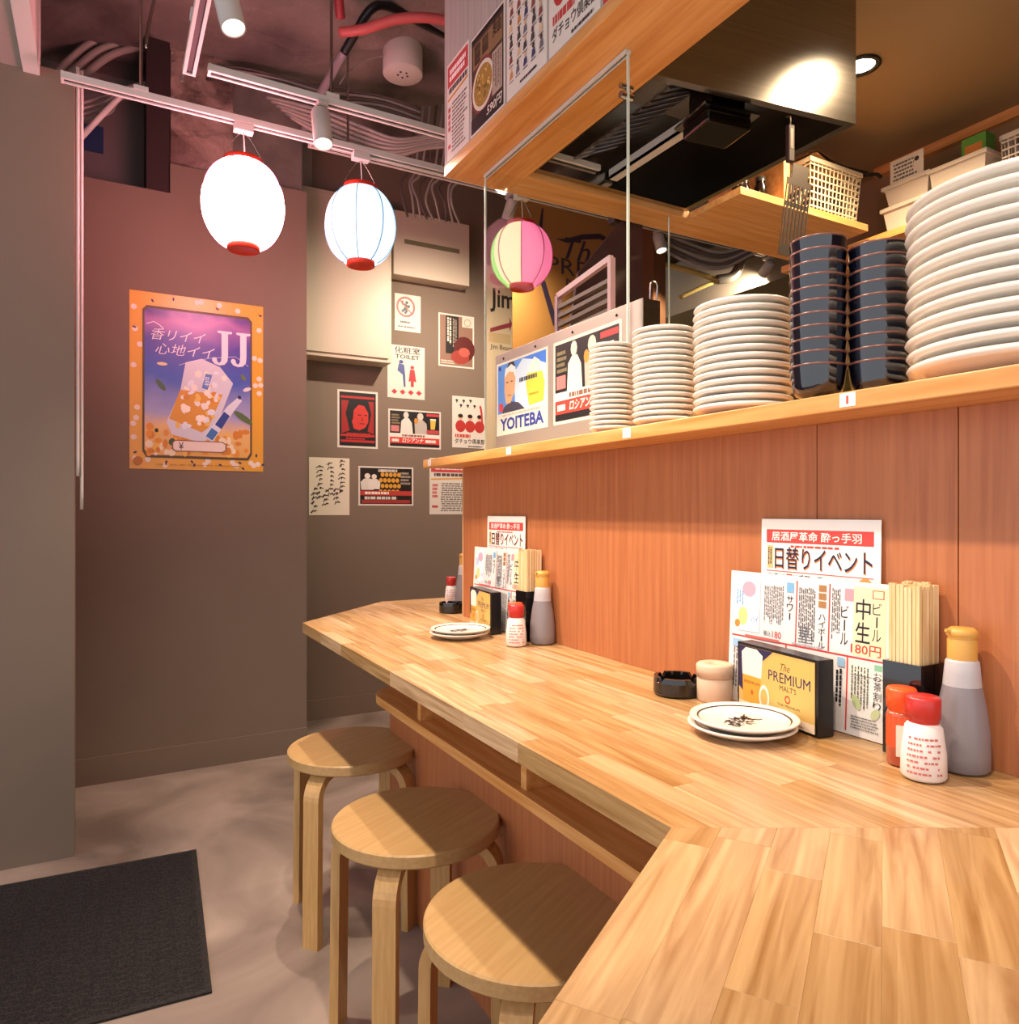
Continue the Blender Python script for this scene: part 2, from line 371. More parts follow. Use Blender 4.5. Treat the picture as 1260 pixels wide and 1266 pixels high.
# soffit over the counter: wood underside, boarded face
SB = 1.959; SX = 0.808; SE = 1.816
b = MB(); b.box((SX + 0.010, -0.9, SB + 0.028), (1.0, SE - 0.002, CEIL), mat('soffit_core', '#8a8078', 0.8)); so = S(b.obj('wall_soffit'))
y = -0.9
mface = noisy('soffit_boards', '#a2978f', '#b2a79f', scale=2.0, rough=0.6, bump=0.04, bscale=9, stretch=(40, 40, 1.5))
for i in range(18):
    y1 = min(y + 0.151, SE); bb = MB(); bb.box((SX + 0.001, y + 0.0008, SB + 0.028), (SX + 0.010, y1 - 0.0008, CEIL), mface); bb.obj('face_board', so); y = y1
for y0, y1 in ((-0.9, 0.35), (0.3505, 1.4495), (1.45, SE)):
    bb = MB(); bb.box((SX, y0, SB), (1.004, y1, SB + 0.0275), M_WOOD, bev=0.001); bb.obj('underside_board', so)
# end rail of the soffit and the hanging shelf
b = MB(); b.box((1.0045, 1.705, SB), (1.588, SE, SB + 0.024), M_WOODX, bev=0.001); b.box((1.005, 1.80, SB + 0.024), (1.588, SE, SB + 0.16), M_WOODX)
S(b.obj('trim_3'))
b = MB(); b.box((1.59, 1.50, SB), (2.165, SE, SB + 0.022), M_WOODX, bev=0.001)
hs = T(empty('hanging_shelf', (0, 0, 0)), 'orange wooden shelf hung beyond the cooker hood holding a wire basket', 'shelf')
b.obj('shelf_board', hs)
b = MB(); b.box((1.775, 1.505, SB + 0.0222), (1.80, SE, SB + 0.20), M_WOODX); b.obj('divider', hs)
for x in (1.60, 2.155):
    b = MB(); b.cyl((x, 1.80, SB + 0.022), (x, 1.80, CEIL), 0.005, M_STEEL, 8); b.obj('hanger_rod', hs)
# kitchen: ceiling, right wall
b = MB(); b.box((1.0, -0.9, 2.285), (2.5, 1.95, 2.32), mat('kitchen_ceiling', '#927a58', 0.45, spec=0.4)); S(b.obj('ceiling_kitchen'))
b = MB(); b.box((2.45, -0.9, 0), (2.5, 1.66, 2.285), mat('kitchen_wall', '#8a6f4c', 0.6)); S(b.obj('wall_kitchen'))
b = MB(); b.box((2.425, -0.5, 2.255), (2.45, 1.66, 2.285), M_WOOD); S(b.obj('trim_4'))
kb = T(empty('bounce_worktop', (1.3, 1.0, 0)), 'unseen pale worktop added under the hood to bounce light upward', 'worktop')  # unseen, added so its pale top bounces light into the hood
b = MB(); b.box((-0.30, -0.65, 0.81), (0.55, 0.60, 0.85), mat('bounce_top_steel', '#c9c2b6', 0.35, 0.4), bev=0.003); b.obj('top', kb)
for x in (-0.27, 0.49):
    for y in (-0.61, 0.54):
        b = MB(); b.box((x, y, 0), (x + 0.035, y + 0.035, 0.8098), M_STEEL); b.obj('leg', kb)
# rear walls of the kitchen and of the second room: no opening there
b = MB(); b.box((1.0, -0.95, 0), (2.5, -0.9, 2.32), mat('kitchen_wall', '#8a6f4c', 0.6)); S(b.obj('wall_kitchen_rear'))
b = MB(); b.box((2.5, -1.35, 0), (5.2, -1.3, CEIL + 0.1), mat('mustard_wall', '#8f7a3a', 0.7)); S(b.obj('wall_beyond_rear'))
# second room seen past the kitchen
b = MB(); b.box((3.05, 4.25, 0), (5.2, 4.35, CEIL), mat('mustard_wall', '#8f7a3a', 0.7)); S(b.obj('wall_beyond'))
b = MB(); b.box((5.1, -1.3, 0), (5.2, 4.25, CEIL), mat('mustard_wall', '#8f7a3a', 0.7)); S(b.obj('wall_right'))
b = MB(); b.box((3.32, 1.9, 2.36), (3.75, 4.25, 2.70), mat('grey_beam', '#6d6152', 0.7)); S(b.obj('wall_beam_beyond'))

# ------------------------------------------------------------------ countertop of glued staves
ct = T(empty('bar_counter', (0.6, 1.2, 0)), 'pale wooden block counter with a mitred bend, running along the red-brown panelling', 'counter')
TH = 0.027
def staves(o, ux, uy, L0, L1, W0, W1, wid, clips, seed, lmin, lmax):
    """rows of staves along u=(ux,uy) from point o; v is the left-hand normal; clips in world xy"""
    r = random.Random(seed); vx, vy = -uy, ux; w = W0
    while w < W1 - 0.004:
        w1 = w + wid * r.uniform(0.82, 1.18)
        if W1 - w1 < 0.015: w1 = W1
        l = L0 - r.uniform(0, lmax * 0.8)
        while l < L1:
            l1 = l + r.uniform(lmin, lmax); a, c = max(l, L0), min(l1, L1)
            if c - a > 0.004:
                P = [(o[0] + ux*p + vx*q, o[1] + uy*p + vy*q) for p, q in ((a, w), (c, w), (c, w1), (a, w1))]
                for cl in clips: P = clip(P, *cl) if P else P
                Q = []
                for p in P:
                    if not Q or math.hypot(p[0]-Q[-1][0], p[1]-Q[-1][1]) > 1e-4: Q.append(p)
                if len(Q) > 2 and math.hypot(Q[0][0]-Q[-1][0], Q[0][1]-Q[-1][1]) < 1e-4: Q.pop()
                if len(Q) > 2:
                    cx = sum(p[0] for p in Q)/len(Q); cy = sum(p[1] for p in Q)/len(Q)
                    loc = [((p[0]-cx)*ux + (p[1]-cy)*uy, (p[0]-cx)*vx + (p[1]-cy)*vy) for p in Q]
                    mb = MB(); mb.prism(loc, -TH, 0, M_STAVE, cham=0.00035)
                    s_ = mb.obj('stave', ct, (cx - 0.6, cy - 1.2, CT), (0, 0, math.atan2(uy, ux)))
            l = l1
        w = w1
M1 = (0.4715, 0.531); M2 = (WX, 0.531 - (WX - 0.4715) * SA / CA)
# mitre line through M1 along (CA, -SA): far side keeps SA*x + CA*y >= c
mc = SA * M1[0] + CA * M1[1]
staves((0.4715, 0), 0, 1, 0.25, 2.345, -(WX + 0.001 - 0.4715), 0, 0.036, [(-SA, -CA, -mc), (-1, 1, 2.345 - 0.815)], 3, 0.16, 0.42)
staves((WX + 0.051, PE + 0.007), 1, 0, 0, 0.75, 0, 2.345 - PE - 0.007, 0.04, [], 5, 0.2, 0.45)
staves((WX + 0.001, PE + 0.007), 1, 0, 0, 0.05, 0, 2.345 - PE - 0.007, 0.04, [], 8, 0.2, 0.45)
staves(M1, -DX, -DY, -0.6, 0.85, 0.0, 0.437, 0.043, [(SA, CA, mc)], 11, 0.12, 0.34)
# shelf slung under the counter
us = T(empty('under_counter_shelf', (0.6, 1.2, 0)), 'narrow wooden bag shelf with small dividers slung under the counter', 'shelf')
b = MB(); b.prism([(0.6, 0.44), (0.6985, 0.40), (0.6985, 1.86), (0.665, 1.86), (0.61, 1.80), (0.60, 1.765)], 0.568, 0.588, M_WOOD, cham=0.001, M=Matrix.Translation((-0.6, -1.2, 0))); b.obj('shelf_board', us)
for y in (1.512, 1.051, 0.60):
    b = MB(); b.box((0.612 - 0.6, y - 1.2 - 0.009, 0.5882), (0.6985 - 0.6, y - 1.2 + 0.009, CT - TH - 0.0003), M_WOOD); b.obj('divider', us)

# ------------------------------------------------------------------ shelf over the panelling
sh = T(empty('serving_shelf', (0.9, 1.1, SHB)), 'long wooden serving shelf on top of the panelled partition carrying plates', 'shelf')
b = MB(); b.box((SX - 0.9, 0.25 - 1.1, 0), (1.13 - 0.9, 1.966 - 1.1, SHT - SHB), M_WOOD, bev=0.0015); b.obj('shelf_board', sh)
b = MB(); b.box((1.1305 - 0.9, 1.70 - 1.1, 0), (1.70 - 0.9, 1.966 - 1.1, SHT - SHB), M_WOODX, bev=0.0015); b.obj('end_board', sh)
for i, (px, py) in enumerate(((1048, 489), (775, 529), (629, 551), (531, 566))):
    p = atX(px, py, SX); pr = Print(0.022, 0.017, mat('tag_white', '#efe9e4', 0.5), 0.0006)
    if i == 0: pr.text('1', 0.42, 0.2, 0.58, 0.8, '#d85a4a')
    else: pr.lines(0.3, 0.2, 0.7, 0.8, 3, '#c9b4b0', seed=i)
    pr.put('number_tag', ['white number tag reading 1 under the dark bowls', 'white tag on the shelf edge under the smallest plates', 'white tag on the shelf edge under the blue poster', 'white tag at the free end of the serving shelf'][i], 'tag', frameX(SX - 0.0004, p.y + 0.011, min(max(p.z - 0.0085, SHB + 0.002), SHT - 0.019)), 'tags on the shelf edge')

# ------------------------------------------------------------------ glass guards
def pane(name, a, c, label, edges):
    g = T(empty(name, a), label, 'glass panel')
    b = MB(); b.box((0, 0, 0), [c[i]-a[i] for i in range(3)], M_GLASS); b.obj('pane', g)
    for e0, e1 in edges:
        b = MB(); b.box([e0[i]-a[i] for i in range(3)], [e1[i]-a[i] for i in range(3)], M_GLASSEDGE); b.obj('edge', g)
    return g
GX = 0.899
g = pane('glass_guard', (GX, 1.142, SHT + 0.0005), (GX + 0.005, 1.752, SB - 0.0005), 'clear glass guard standing on the serving shelf before the hood',
     [((GX, 1.1385, SHT + 0.0005), (GX + 0.005, 1.1419, SB - 0.0005)), ((GX, 1.7521, SHT + 0.0005), (GX + 0.005, 1.7545, SB - 0.0005))])
b = MB(); b.box((-0.004, -0.003, SB - SHT - 0.0085), (-0.0003, 0.61, SB - SHT - 0.001), M_WHITEPAINT); b.box((0.0053, -0.003, SB - SHT - 0.0085), (0.009, 0.61, SB - SHT - 0.001), M_WHITEPAINT); b.obj('channel', g)
p = atX(778, 115, GX); b = MB()
b.cyl((-0.012, 0.004, p.z - SHT), (0.017, 0.004, p.z - SHT), 0.007, M_STEEL, 14); b.cyl((-0.012, 0.004, p.z - SHT + 0.018), (0.017, 0.004, p.z - SHT + 0.018), 0.006, M_STEEL, 14); b.obj('clamp', g)
pane('glass_guard', (0.91, 1.722, SHT + 0.0005), (1.52, 1.727, SB - 0.0005), 'clear glass guard across the far end of the serving shelf',
     [((1.5201, 1.722, SHT + 0.0005), (1.523, 1.727, SB - 0.0005))])

# ------------------------------------------------------------------ cooker hood
HZ = 1.975; HT = 2.285; M_RIM = M_STEEL
hood = T(empty('cooker_hood', (1.0, 1.4, HZ)), 'brushed steel cooker hood hanging behind the wooden soffit', 'cooker hood')
A = [(1.006, 1.20), (1.568, 1.118), (1.568, 1.70), (1.006, 1.70)]
def loc(p, z): return (p[0] - 1.0, p[1] - 1.4, z)
cx = sum(p[0] for p in A)/4; cy = sum(p[1] for p in A)/4
def inset(k): return [(cx + (p[0]-cx)*k, cy + (p[1]-cy)*k) for p in A]
b = MB(); I = inset(0.93)
for i in range(4):
    j = (i+1) % 4; b.quad(loc(A[i], 0), loc(A[j], 0), loc(A[j], HT-HZ), loc(A[i], HT-HZ), M_STEEL)
b.obj('casing', hood)
b = MB()
for i in range(4):
    j = (i+1) % 4; b.quad(loc(A[j], 0), loc(A[i], 0), loc(I[i], 0), loc(I[j], 0), M_RIM); b.quad(loc(I[i], 0), loc(I[j], 0), loc(I[j], 0.022), loc(I[i], 0.022), M_RIM)
b.obj('rim', hood)
b = MB(); U = inset(0.9)
for i in range(4):
    j = (i+1) % 4; b.quad(loc(I[j], 0.02), loc(I[i], 0.02), loc(U[i], 0.26), loc(U[j], 0.26), M_STEEL)
b.quad(*[loc(p, 0.26) for p in reversed(U)], M_STEEL); b.obj('inner_lining', hood)
# baffle filter bank on the left slope
M_FIL = mat('filter_steel', '#b5b0b8', 0.22, 1.0)
for k in range(12):
    y = 1.27 + k * 0.033
    b = MB(); b.box((-0.075, -0.010, -0.004), (0.075, 0.010, 0.004), M_FIL, bev=0.003)
    b.obj('filter_baffle', hood, (0.180, y - 1.4, 0.062), (0, math.radians(-24), 0))
b = MB(); b.box((0.252, -0.17, 0.018), (0.280, 0.27, 0.026), M_WHITEPAINT); b.box((0.252, -0.17, 0.018), (0.255, 0.27, 0.045), M_WHITEPAINT); b.obj('grease_channel', hood)
b = MB(); b.box((0.05, 0.265, 0.035), (0.22, 0.275, 0.05), M_WHITEPAINT); b.obj('crossbar', hood)
# lamp housing under the hood
p = atD(886, 168, 1.72)
b = MB(); M = Matrix.Translation((p.x - 1.0, p.y - 1.4, p.z - HZ)) @ Matrix.Rotation(-0.15, 4, 'Z')
b.box((-0.062, -0.05, 0.0), (0.062, 0.05, 0.03), M_STEELD, M=M, bev=0.006); b.box((-0.075, -0.063, 0.03), (0.075, 0.063, 0.036), M_STEEL, M=M); b.box((-0.045, -0.045, 0.036), (0.045, 0.045, 0.13), M_STEELD, M=M); b.obj('lamp_housing', hood)

M_SPAT = mat('spatula_steel', '#6a6058', 0.4, 0.7)
# spatula hooked on the hood's lower edge
tt = atD(977, 155, 1.66); spz = tt.z
sp = T(empty('spatula', (tt.x, tt.y, spz - 0.30), 0.0), 'slotted steel spatula with dark handle hanging from the hood edge', 'spatula')
sp.rotation_euler = (0, 0, -0.2)
b = MB(); b.box((-0.009, -0.006, 0.215), (0.009, 0.006, 0.30), mat('dark_wood_handle', '#3a1f1a', 0.5), bev=0.003); b.obj('handle', sp)
b = MB(); b.box((-0.004, -0.0015, 0.245), (0.004, -0.0065, 0.29), M_SPAT); b.tube([(0, 0, 0.298), (0, 0.0, 0.318), (0, 0.012, 0.325)], 0.002, M_SPAT, 6); b.obj('hook', sp)
Mt = Matrix.Rotation(math.radians(8), 4, 'Y')
b = MB(); b.box((-0.022, -0.001, 0.18), (0.022, 0.001, 0.215), M_SPAT, M=Mt); b.box((-0.033, -0.001, 0.165), (0.033, 0.001, 0.18), M_SPAT, M=Mt); b.box((-0.033, -0.001, 0.0), (0.033, 0.001, 0.025), M_SPAT, M=Mt)
for k in range(8):
    x = -0.033 + k * 0.066 / 7; b.box((max(x - 0.0026, -0.033), -0.001, 0.025), (min(x + 0.0026, 0.033), 0.001, 0.165), M_SPAT, M=Mt)
b.box((-0.033, -0.001, 0.115), (0.033, 0.001, 0.125), M_SPAT, M=Mt)
b.obj('slotted_blade', sp)

# ------------------------------------------------------------------ track rails and spotlights
RZ = CAM_Z + 1.2625; RZ4 = 2.47
def rail(p0, p1, label, m=None):
    p0 = Vector(p0); p1 = Vector(p1); d = p1 - p0; L = d.length; m = m or M_WHITEPAINT
    t = T(empty('track_rail', p0, math.atan2(d.y, d.x)), label, 'track rail', 'lighting track rails')
    b = MB(); b.box((0, -0.017, 0.006), (L, 0.017, 0.020), m)
    for s in (-1, 1): b.box((0, s*0.017, 0), (L, s*0.008, 0.006), m)
    b.obj('channel', t)
    b = MB(); b.box((0.004, -0.008, 0.0045), (L - 0.004, 0.008, 0.006), mat('track_slot', '#2b2423', 0.6)); b.obj('slot', t)
    for x in (0, L):
        b = MB(); b.box((x - 0.004, -0.0175, -0.0005), (x + 0.004, 0.0175, 0.0205), m); b.obj('end_cap', t)
    return t
rl1 = rail((-0.105, 2.50, RZ), (1.95, 2.50, RZ), 'white track rail carrying the three paper lanterns')
rl2 = rail((0.266, 2.255, RZ), (1.60, 2.255, RZ), 'second white track rail between the lantern rail and the soffit')
rl3 = rail((0.216, -0.7, RZ), (0.216, 2.29, RZ), 'white track rail running lengthwise over the stools')
rl4 = rail((0.70, 2.85, RZ4), (3.2, 2.85, RZ4), 'white track rail along the ceiling before the poster wall')
for (x, y, l, tz, rl) in ((0.10, 2.5, 'chain', CEIL, rl1), (0.62, 2.255, 'rod', CEIL, rl2), (0.216, 2.05, 'rod', CEIL, rl3), (0.216, 0.6, 'rod', CEIL, rl3), (0.85, 2.85, 'rod', CEIL, rl4), (2.9, 2.85, 'rod', CEIL, rl4)):
    b = MB(); b.cyl((0, 0, 0), (0, 0, tz - RZ - 0.04), 0.005, M_STEEL, 8); b.box((-0.02, -0.02, 0), (0.02, 0.02, 0.012), M_WHITEPAINT)
    o = b.obj('hanger_rod', rl); o.matrix_basis = rl.matrix_basis.inverted() @ Matrix.Translation((x, y, rl.location.z + 0.0205))
M_LAMPBODY = mat('lamp_body', '#b9aea8', 0.35)
def spotlight(x, y, aim, label, energy, L=0.12, r=0.026, drop=0.07, rz=RZ, size=75, blend=0.5, color=WARM, lens=M_LENS, off=None):
    """track head: adapter, stem, yoke, can, lens and its lamp"""
    t = T(empty('track_spotlight', (x, y, rz)), label, 'spotlight', 'track spotlights')
    b = MB(); b.box((-0.016, -0.03, -0.014), (0.016, 0.03, 0.0), M_LAMPBODY, bev=0.002); b.obj('adapter', t)
    piv = Vector((0, 0, -drop)); d = (Vector(aim) - (Vector((x, y, rz)) + piv)).normalized()
    b = MB(); b.cyl((0, 0, -0.013), (0, 0, -drop + 0.004), 0.006, M_LAMPBODY, 10); b.obj('stem', t)
    M = Matrix.Translation(piv - d * 0.03) @ d.to_track_quat('Z', 'Y').to_matrix().to_4x4()
    b = MB(); b.lathe([(0, 0), (r*0.9, 0), (r, 0.006), (r, L), (r*0.88, L), (r*0.88, L - 0.008)], M_LAMPBODY, 24, M=M); b.obj('can', t)
    b = MB(); b.lathe([(r*0.88, L - 0.008), (0, L - 0.0065)], lens, 24, M=M); b.obj(off + '_lens_offscreen' if off else 'lens', t)
    ld = bpy.data.lights.new('spot_lamp', 'SPOT'); ld.energy = energy; ld.color = color; ld.spot_size = math.radians(size); ld.spot_blend = blend; ld.shadow_soft_size = 0.018
    lo = bpy.data.objects.new(off + '_lamp_offscreen' if off else 'spot_lamp', ld); COL.objects.link(lo); lo.parent = t
    lo.matrix_parent_inverse = Matrix(); e = piv - d*0.03 + d * (L + 0.004)
    lo.location = e; lo.rotation_mode = 'QUATERNION'; lo.rotation_quaternion = d.to_track_quat('-Z', 'Y')
    return t
E_MAIN = 66
spotlight(0.216, 1.66, (0.50, 1.25, 0.6), 'white can spotlight tilted over the stools on the lengthwise rail', E_MAIN, L=0.17, drop=0.11)
spotlight(0.216, 0.95, (0.80, 1.05, 0.75), 'white can spotlight on the lengthwise rail above the nearest stool', E_MAIN, off='stool_row')
spotlight(0.216, 0.25, (0.75, 0.45, 0.75), 'white can spotlight on the lengthwise rail above the mitred bend', E_MAIN * 0.55, off='counter_bend')
spotlight(0.588, 2.255, (0.60, 1.75, 0.5), 'white can spotlight pointing down between two lanterns', E_MAIN * 1.1, L=0.12, r=0.029, drop=0.05, size=115, blend=0.6)
p = atY(632, 232, 2.85); spotlight(p.x, 2.85, (1.45, 3.7, 0.9), 'white spotlight above the tricolour lantern', 75, size=150, blend=1.0, L=0.09, rz=RZ4, drop=0.05)
p = atY(815, 270, 2.85); spotlight(p.x, 2.85, (2.5, 2.4, 0.9), 'white spotlight showing under the hanging shelf beside the brown banner', 70, size=110, L=0.09, r=0.028, rz=RZ4, drop=0.05)
p = atY(950, 305, 2.85); spotlight(p.x, 2.85, (3.4, 4.1, 1.6), 'white spotlight showing under the hanging shelf beside the dark bowls', 150, size=130, blend=0.9, L=0.09, r=0.028, rz=RZ4, drop=0.05)

# downlights in the kitchen ceiling
def downlight(x, y, label, energy, off=None):
    t = T(empty('downlight', (x, y, 2.285)), label, 'downlight', 'kitchen downlights')
    b = MB(); b.lathe([(0.05, 0.0), (0.052, -0.004), (0.038, -0.005), (0.036, -0.001)], mat('black_ring', '#15120f', 0.4), 24); b.obj('ring', t)
    b = MB(); b.lathe([(0.036, -0.001), (0, -0.0015)], M_LENS, 24); b.obj(off + '_lens_offscreen' if off else 'lens', t)
    ld = bpy.data.lights.new('down_lamp', 'SPOT'); ld.energy = energy; ld.color = (1, 0.74, 0.45); ld.spot_size = math.radians(140); ld.spot_blend = 0.6; ld.shadow_soft_size = 0.03
    lo = bpy.data.objects.new(off + '_lamp_offscreen' if off else 'down_lamp', ld); COL.objects.link(lo); lo.parent = t; lo.location = (0, 0, -0.012)
downlight(1.83, 1.29, 'round black-rimmed downlight beside the steel hood', 55)
downlight(1.655, 0.80, 'round black-rimmed downlight over the middle of the kitchen', 55, off='kitchen')

# ------------------------------------------------------------------ paper lanterns
M_RED = mat('lantern_red', '#e0381f', 0.4)
M_REDLIT = M_RED
def paper(name, col, st): return mat(name, (0.30, 0.28, 0.26), 0.7, emit=col, estr=st)
def lantern(x, y, zc, r, h, sectors, seam, label, a0=0.0):
    t = T(empty('paper_lantern', (x, y, zc)), label, 'lantern', 'paper lanterns on the track rail')
    n = 48; prof = []
    for k in range(25):
        a = -1 + 2 * k / 24; th = a * math.radians(66)
        prof.append((r * (math.cos(th) ** 0.86), h * math.sin(th) / math.sin(math.radians(66))))
    b = MB(); base = []
    for rr, z in prof:
        for i in range(n):
            a = a0 + 2*math.pi*i/n; q = rr * (1 + 0.010 * (abs(math.sin(math.pi * i / 6.0)) - 0.5)); b.v.append((q*math.cos(a), q*math.sin(a), z))
    for k in range(24):
        for i in range(n):
            j = (i+1) % n; b.f.append((k*n+i, k*n+j, (k+1)*n+j, (k+1)*n+i)); b.m.append(b.mi(sectors[i * len(sectors) // n])); b.sm.append(True)
    b.obj('paper_body', t)
    for s in range(8):
        a = a0 + 2*math.pi*s/8; b = MB()
        b.tube([((rr*1.0 + 0.0016)*math.cos(a), (rr*1.0 + 0.0016)*math.sin(a), z) for rr, z in prof], 0.0019, seam[s % len(seam)], 4, 1); b.obj('seam', t)
    rt, zt = prof[-1]; rb, zb = prof[0]
    b = MB(); b.lathe([(rt + 0.003, zt - 0.006), (rt + 0.003, zt + 0.012), (rt - 0.004, zt + 0.014), (rt - 0.004, zt - 0.004)], M_RED, 32); b.obj('top_ring', t)
    rb *= 0.82
    b = MB(); b.lathe([(rb + 0.002, zb + 0.008), (rb + 0.003, zb - 0.012), (rb - 0.003, zb - 0.014)], M_RED, 32); b.lathe([(rb - 0.003, zb - 0.014), (rb - 0.01, zb - 0.010), (0, zb - 0.008)], M_REDLIT, 32); b.obj('bottom_ring', t)
    top = RZ - 0.024 - zc
    b = MB(); b.tube([(-rt, 0, zt + 0.012), (-rt*0.85, 0, zt + 0.04), (0, 0, top - 0.004), (rt*0.85, 0, zt + 0.04), (rt, 0, zt + 0.012)], 0.0012, M_STEEL, 6, 6)
    b.tube([(0, 0, zt), (0.004, 0, zt + 0.03), (0, 0, top)], 0.002, M_WHITEPAINT, 6, 4); b.obj('wire_bail', t)
    b = MB(); b.box((-0.03, -0.016, top - 0.002), (0.03, 0.016, top + 0.0235), M_WHITEPAINT, bev=0.002); b.obj('plug', t)
    return t
pw = paper('paper_pink_bright', (1.0, 0.34, 0.40), 30.0)
pb = paper('paper_blue', (0.62, 0.85, 1.0), 1.3)
pg = paper('paper_green', (0.20, 0.75, 0.10), 0.9); pc = paper('paper_cream', (1.0, 0.80, 0.45), 0.9); pp = paper('paper_pink', (1.0, 0.16, 0.36), 0.9)
p = atY(301, 254, 2.50); lantern(p.x, 2.5, p.z, 0.128, 0.135, [pw], [mat('seam_pink', '#e88fb0', 0.6)], 'large glowing white and pink paper lantern hanging before the yellow poster', 0.2)
p = atY(446, 280, 2.50); lantern(p.x, 2.5, p.z, 0.122, 0.128, [pb], [mat('seam_blue', '#8cc0ee', 0.6)], 'glowing pale blue paper lantern hanging before the beige cabinet', 0.35)
p = atY(645, 317, 2.50)
# viewed from about -119 degrees: green at the far left, cream, pink on the right
lantern(p.x, 2.5, p.z, 0.122, 0.118, [pg, pg, pc, pp, pp, pp], [mat('seam_dark', '#c26a70', 0.6)], 'glowing green, cream and pink paper lantern beside the glass guard', math.radians(-119 - 2 - 180))

# ------------------------------------------------------------------ stools
def stool(cx, cy, ang, label, R0=0.166, H=0.44):
    t = T(empty('round_stool', (cx, cy, 0), 0), label, 'stool', 'round stools along the counter')
    b = MB(); b.lathe([(0, H - 0.026), (R0 - 0.003, H - 0.026), (R0, H - 0.023), (R0, H - 0.003), (R0 - 0.003, H), (0, H)], M_BIRCH, 64, smooth=False); b.obj('seat', t, rot=(0, 0, 0.5))
    for k in range(4):
        a = math.radians(ang + 90 * k); th = 0.019; w = 0.044; ro = 0.174; zt = H - 0.0262; rad = 0.062
        path = []      # outer profile: along under the seat, bend, down
        pts = [(0.055, zt)] + [(ro - rad + rad*math.sin(q), zt - rad + rad*math.cos(q)) for q in [i*math.pi/2/8 for i in range(9)]] + [(ro + 0.004, 0.0)]
        inn = [(0.055, zt - th)] + [(ro - rad + (rad-th)*math.sin(q), zt - rad + (rad-th)*math.cos(q)) for q in [i*math.pi/2/8 for i in range(9)]] + [(ro + 0.004 - th, 0.0)]
        b = MB(); vs = []
        for (ox, oz), (ix, iz) in zip(pts, inn): vs += [(ox, -w/2, oz), (ox, w/2, oz), (ix, w/2, iz), (ix, -w/2, iz)]
        n = len(pts); fs = [(0, 1, 2, 3), (4*n-4, 4*n-1, 4*n-2, 4*n-3)]
        for i in range(n-1):
            for e in range(4): f = (e + 1) % 4; fs.append((4*i+e, 4*(i+1)+e, 4*(i+1)+f, 4*i+f))
        b.add(vs, fs, M_BIRCHLEG); o = b.obj('leg', t, rot=(0, 0, a))
    return t
stool(0.572, 1.870, 128, 'round birch stool furthest along the row, beside the end of the bag shelf')
stool(0.547, 1.365, 139, 'middle birch stool in the row, between two others')
stool(0.570, 0.950, 141, 'round birch stool tucked in the bend of the counter')

# ------------------------------------------------------------------ door mat
mt = T(empty('door_mat', (0.251, 2.446, 0), math.radians(-3.4)), 'black ribbed rubber door mat on the concrete floor', 'mat')
mm = noisy('mat_rubber', '#120d0d', '#3a302d', scale=260, detail=3, rough=0.85, bump=0.8, bscale=420, lo=0.42, hi=0.75)
b = MB(); b.box((-1.2, -0.742, 0.0005), (0, 0, 0.006), mm); b.obj('backing', mt)
b = MB(); nrow = 62
for j in range(nrow):
    y = -0.722 + j * 0.702 / (nrow - 1); pts = []
    for i in range(90):
        x = -1.185 + i * 1.17 / 89; yy = y + 0.004 * math.sin(x * 75 + (j % 2) * 1.4)
        pts.append((x, yy))
    vs = []
    for x, yy in pts: vs += [(x, yy - 0.0042, 0.006), (x, yy, 0.0105), (x, yy + 0.0042, 0.006)]
    fs = []
    for i in range(89): fs += [(3*i, 3*i+3, 3*i+4, 3*i+1), (3*i+1, 3*i+4, 3*i+5, 3*i+2)]
    b.add(vs, fs, mm)
o = b.obj('rib_pile', mt); o['kind'] = 'stuff'

# ------------------------------------------------------------------ crockery on the shelf
def plate_mesh(r, name, h=0.016, n=48, m=M_CERAMIC, t=0.006):
    b = MB(); f = r * 0.55
    b.lathe([(0, 0.002), (f - 0.003, 0.002), (f - 0.002, 0), (f + 0.001, 0), (f + 0.002, 0.0025), (r*0.74, 0.005), (r - t*0.9, h - t), (r - t*0.35, h - t*0.92), (r, h - t*0.5), (r - t*0.15, h - t*0.16), (r - t*0.5, h), (r - t*0.95, h - t*0.12), (r*0.72, 0.0085), (r*0.6, 0.006), (0, 0.0055)], m, n)
    return b.mesh(name)
def plate_stack(cx, cy, r, n, dz, desc, grp, h=0.016):
    me = plate_mesh(r, 'plate', h, t=dz*0.62); rr = random.Random(int(r*1e4))
    for k in range(n):
        w = 'topmost' if k == n-1 else ('lowest' if k == 0 else ORD[k] + ' from the bottom')
        o = link('plate', me, None, (cx + rr.uniform(-1, 1)*r*0.012, cy + rr.uniform(-1, 1)*r*0.012, SHT + 0.0006 + k*dz), (0, 0, rr.uniform(0, 6)))
        T(o, f'white plate in the {desc}, {w}', 'plate', grp)
def at_shelf(px, X): r = ray(px, 500); D = X / r.x; return r.y * D
plate_stack(0.853, at_shelf(756, 0.853), 0.0425, 17, 0.0098, 'narrowest plate stack by the glass guard', 'smallest plates', h=0.012)
plate_stack(0.870, at_shelf(821, 0.870), 0.056, 16, 0.0104, 'middle-sized stack beside the narrowest plates', 'side plates', h=0.014)
plate_stack(0.888, at_shelf(918, 0.888), 0.0765, 14, 0.0122, 'stack beside the dark bowls', 'medium plates')
plate_stack(0.933, 0.450, 0.120, 13, 0.0160, 'wide dinner plate stack', 'dinner plates', h=0.026)
M_BOWL = mat('navy_glaze', '#060917', 0.07, coat=1.0); M_BRIM = mat('bowl_brown_rim', '#6d4338', 0.3)
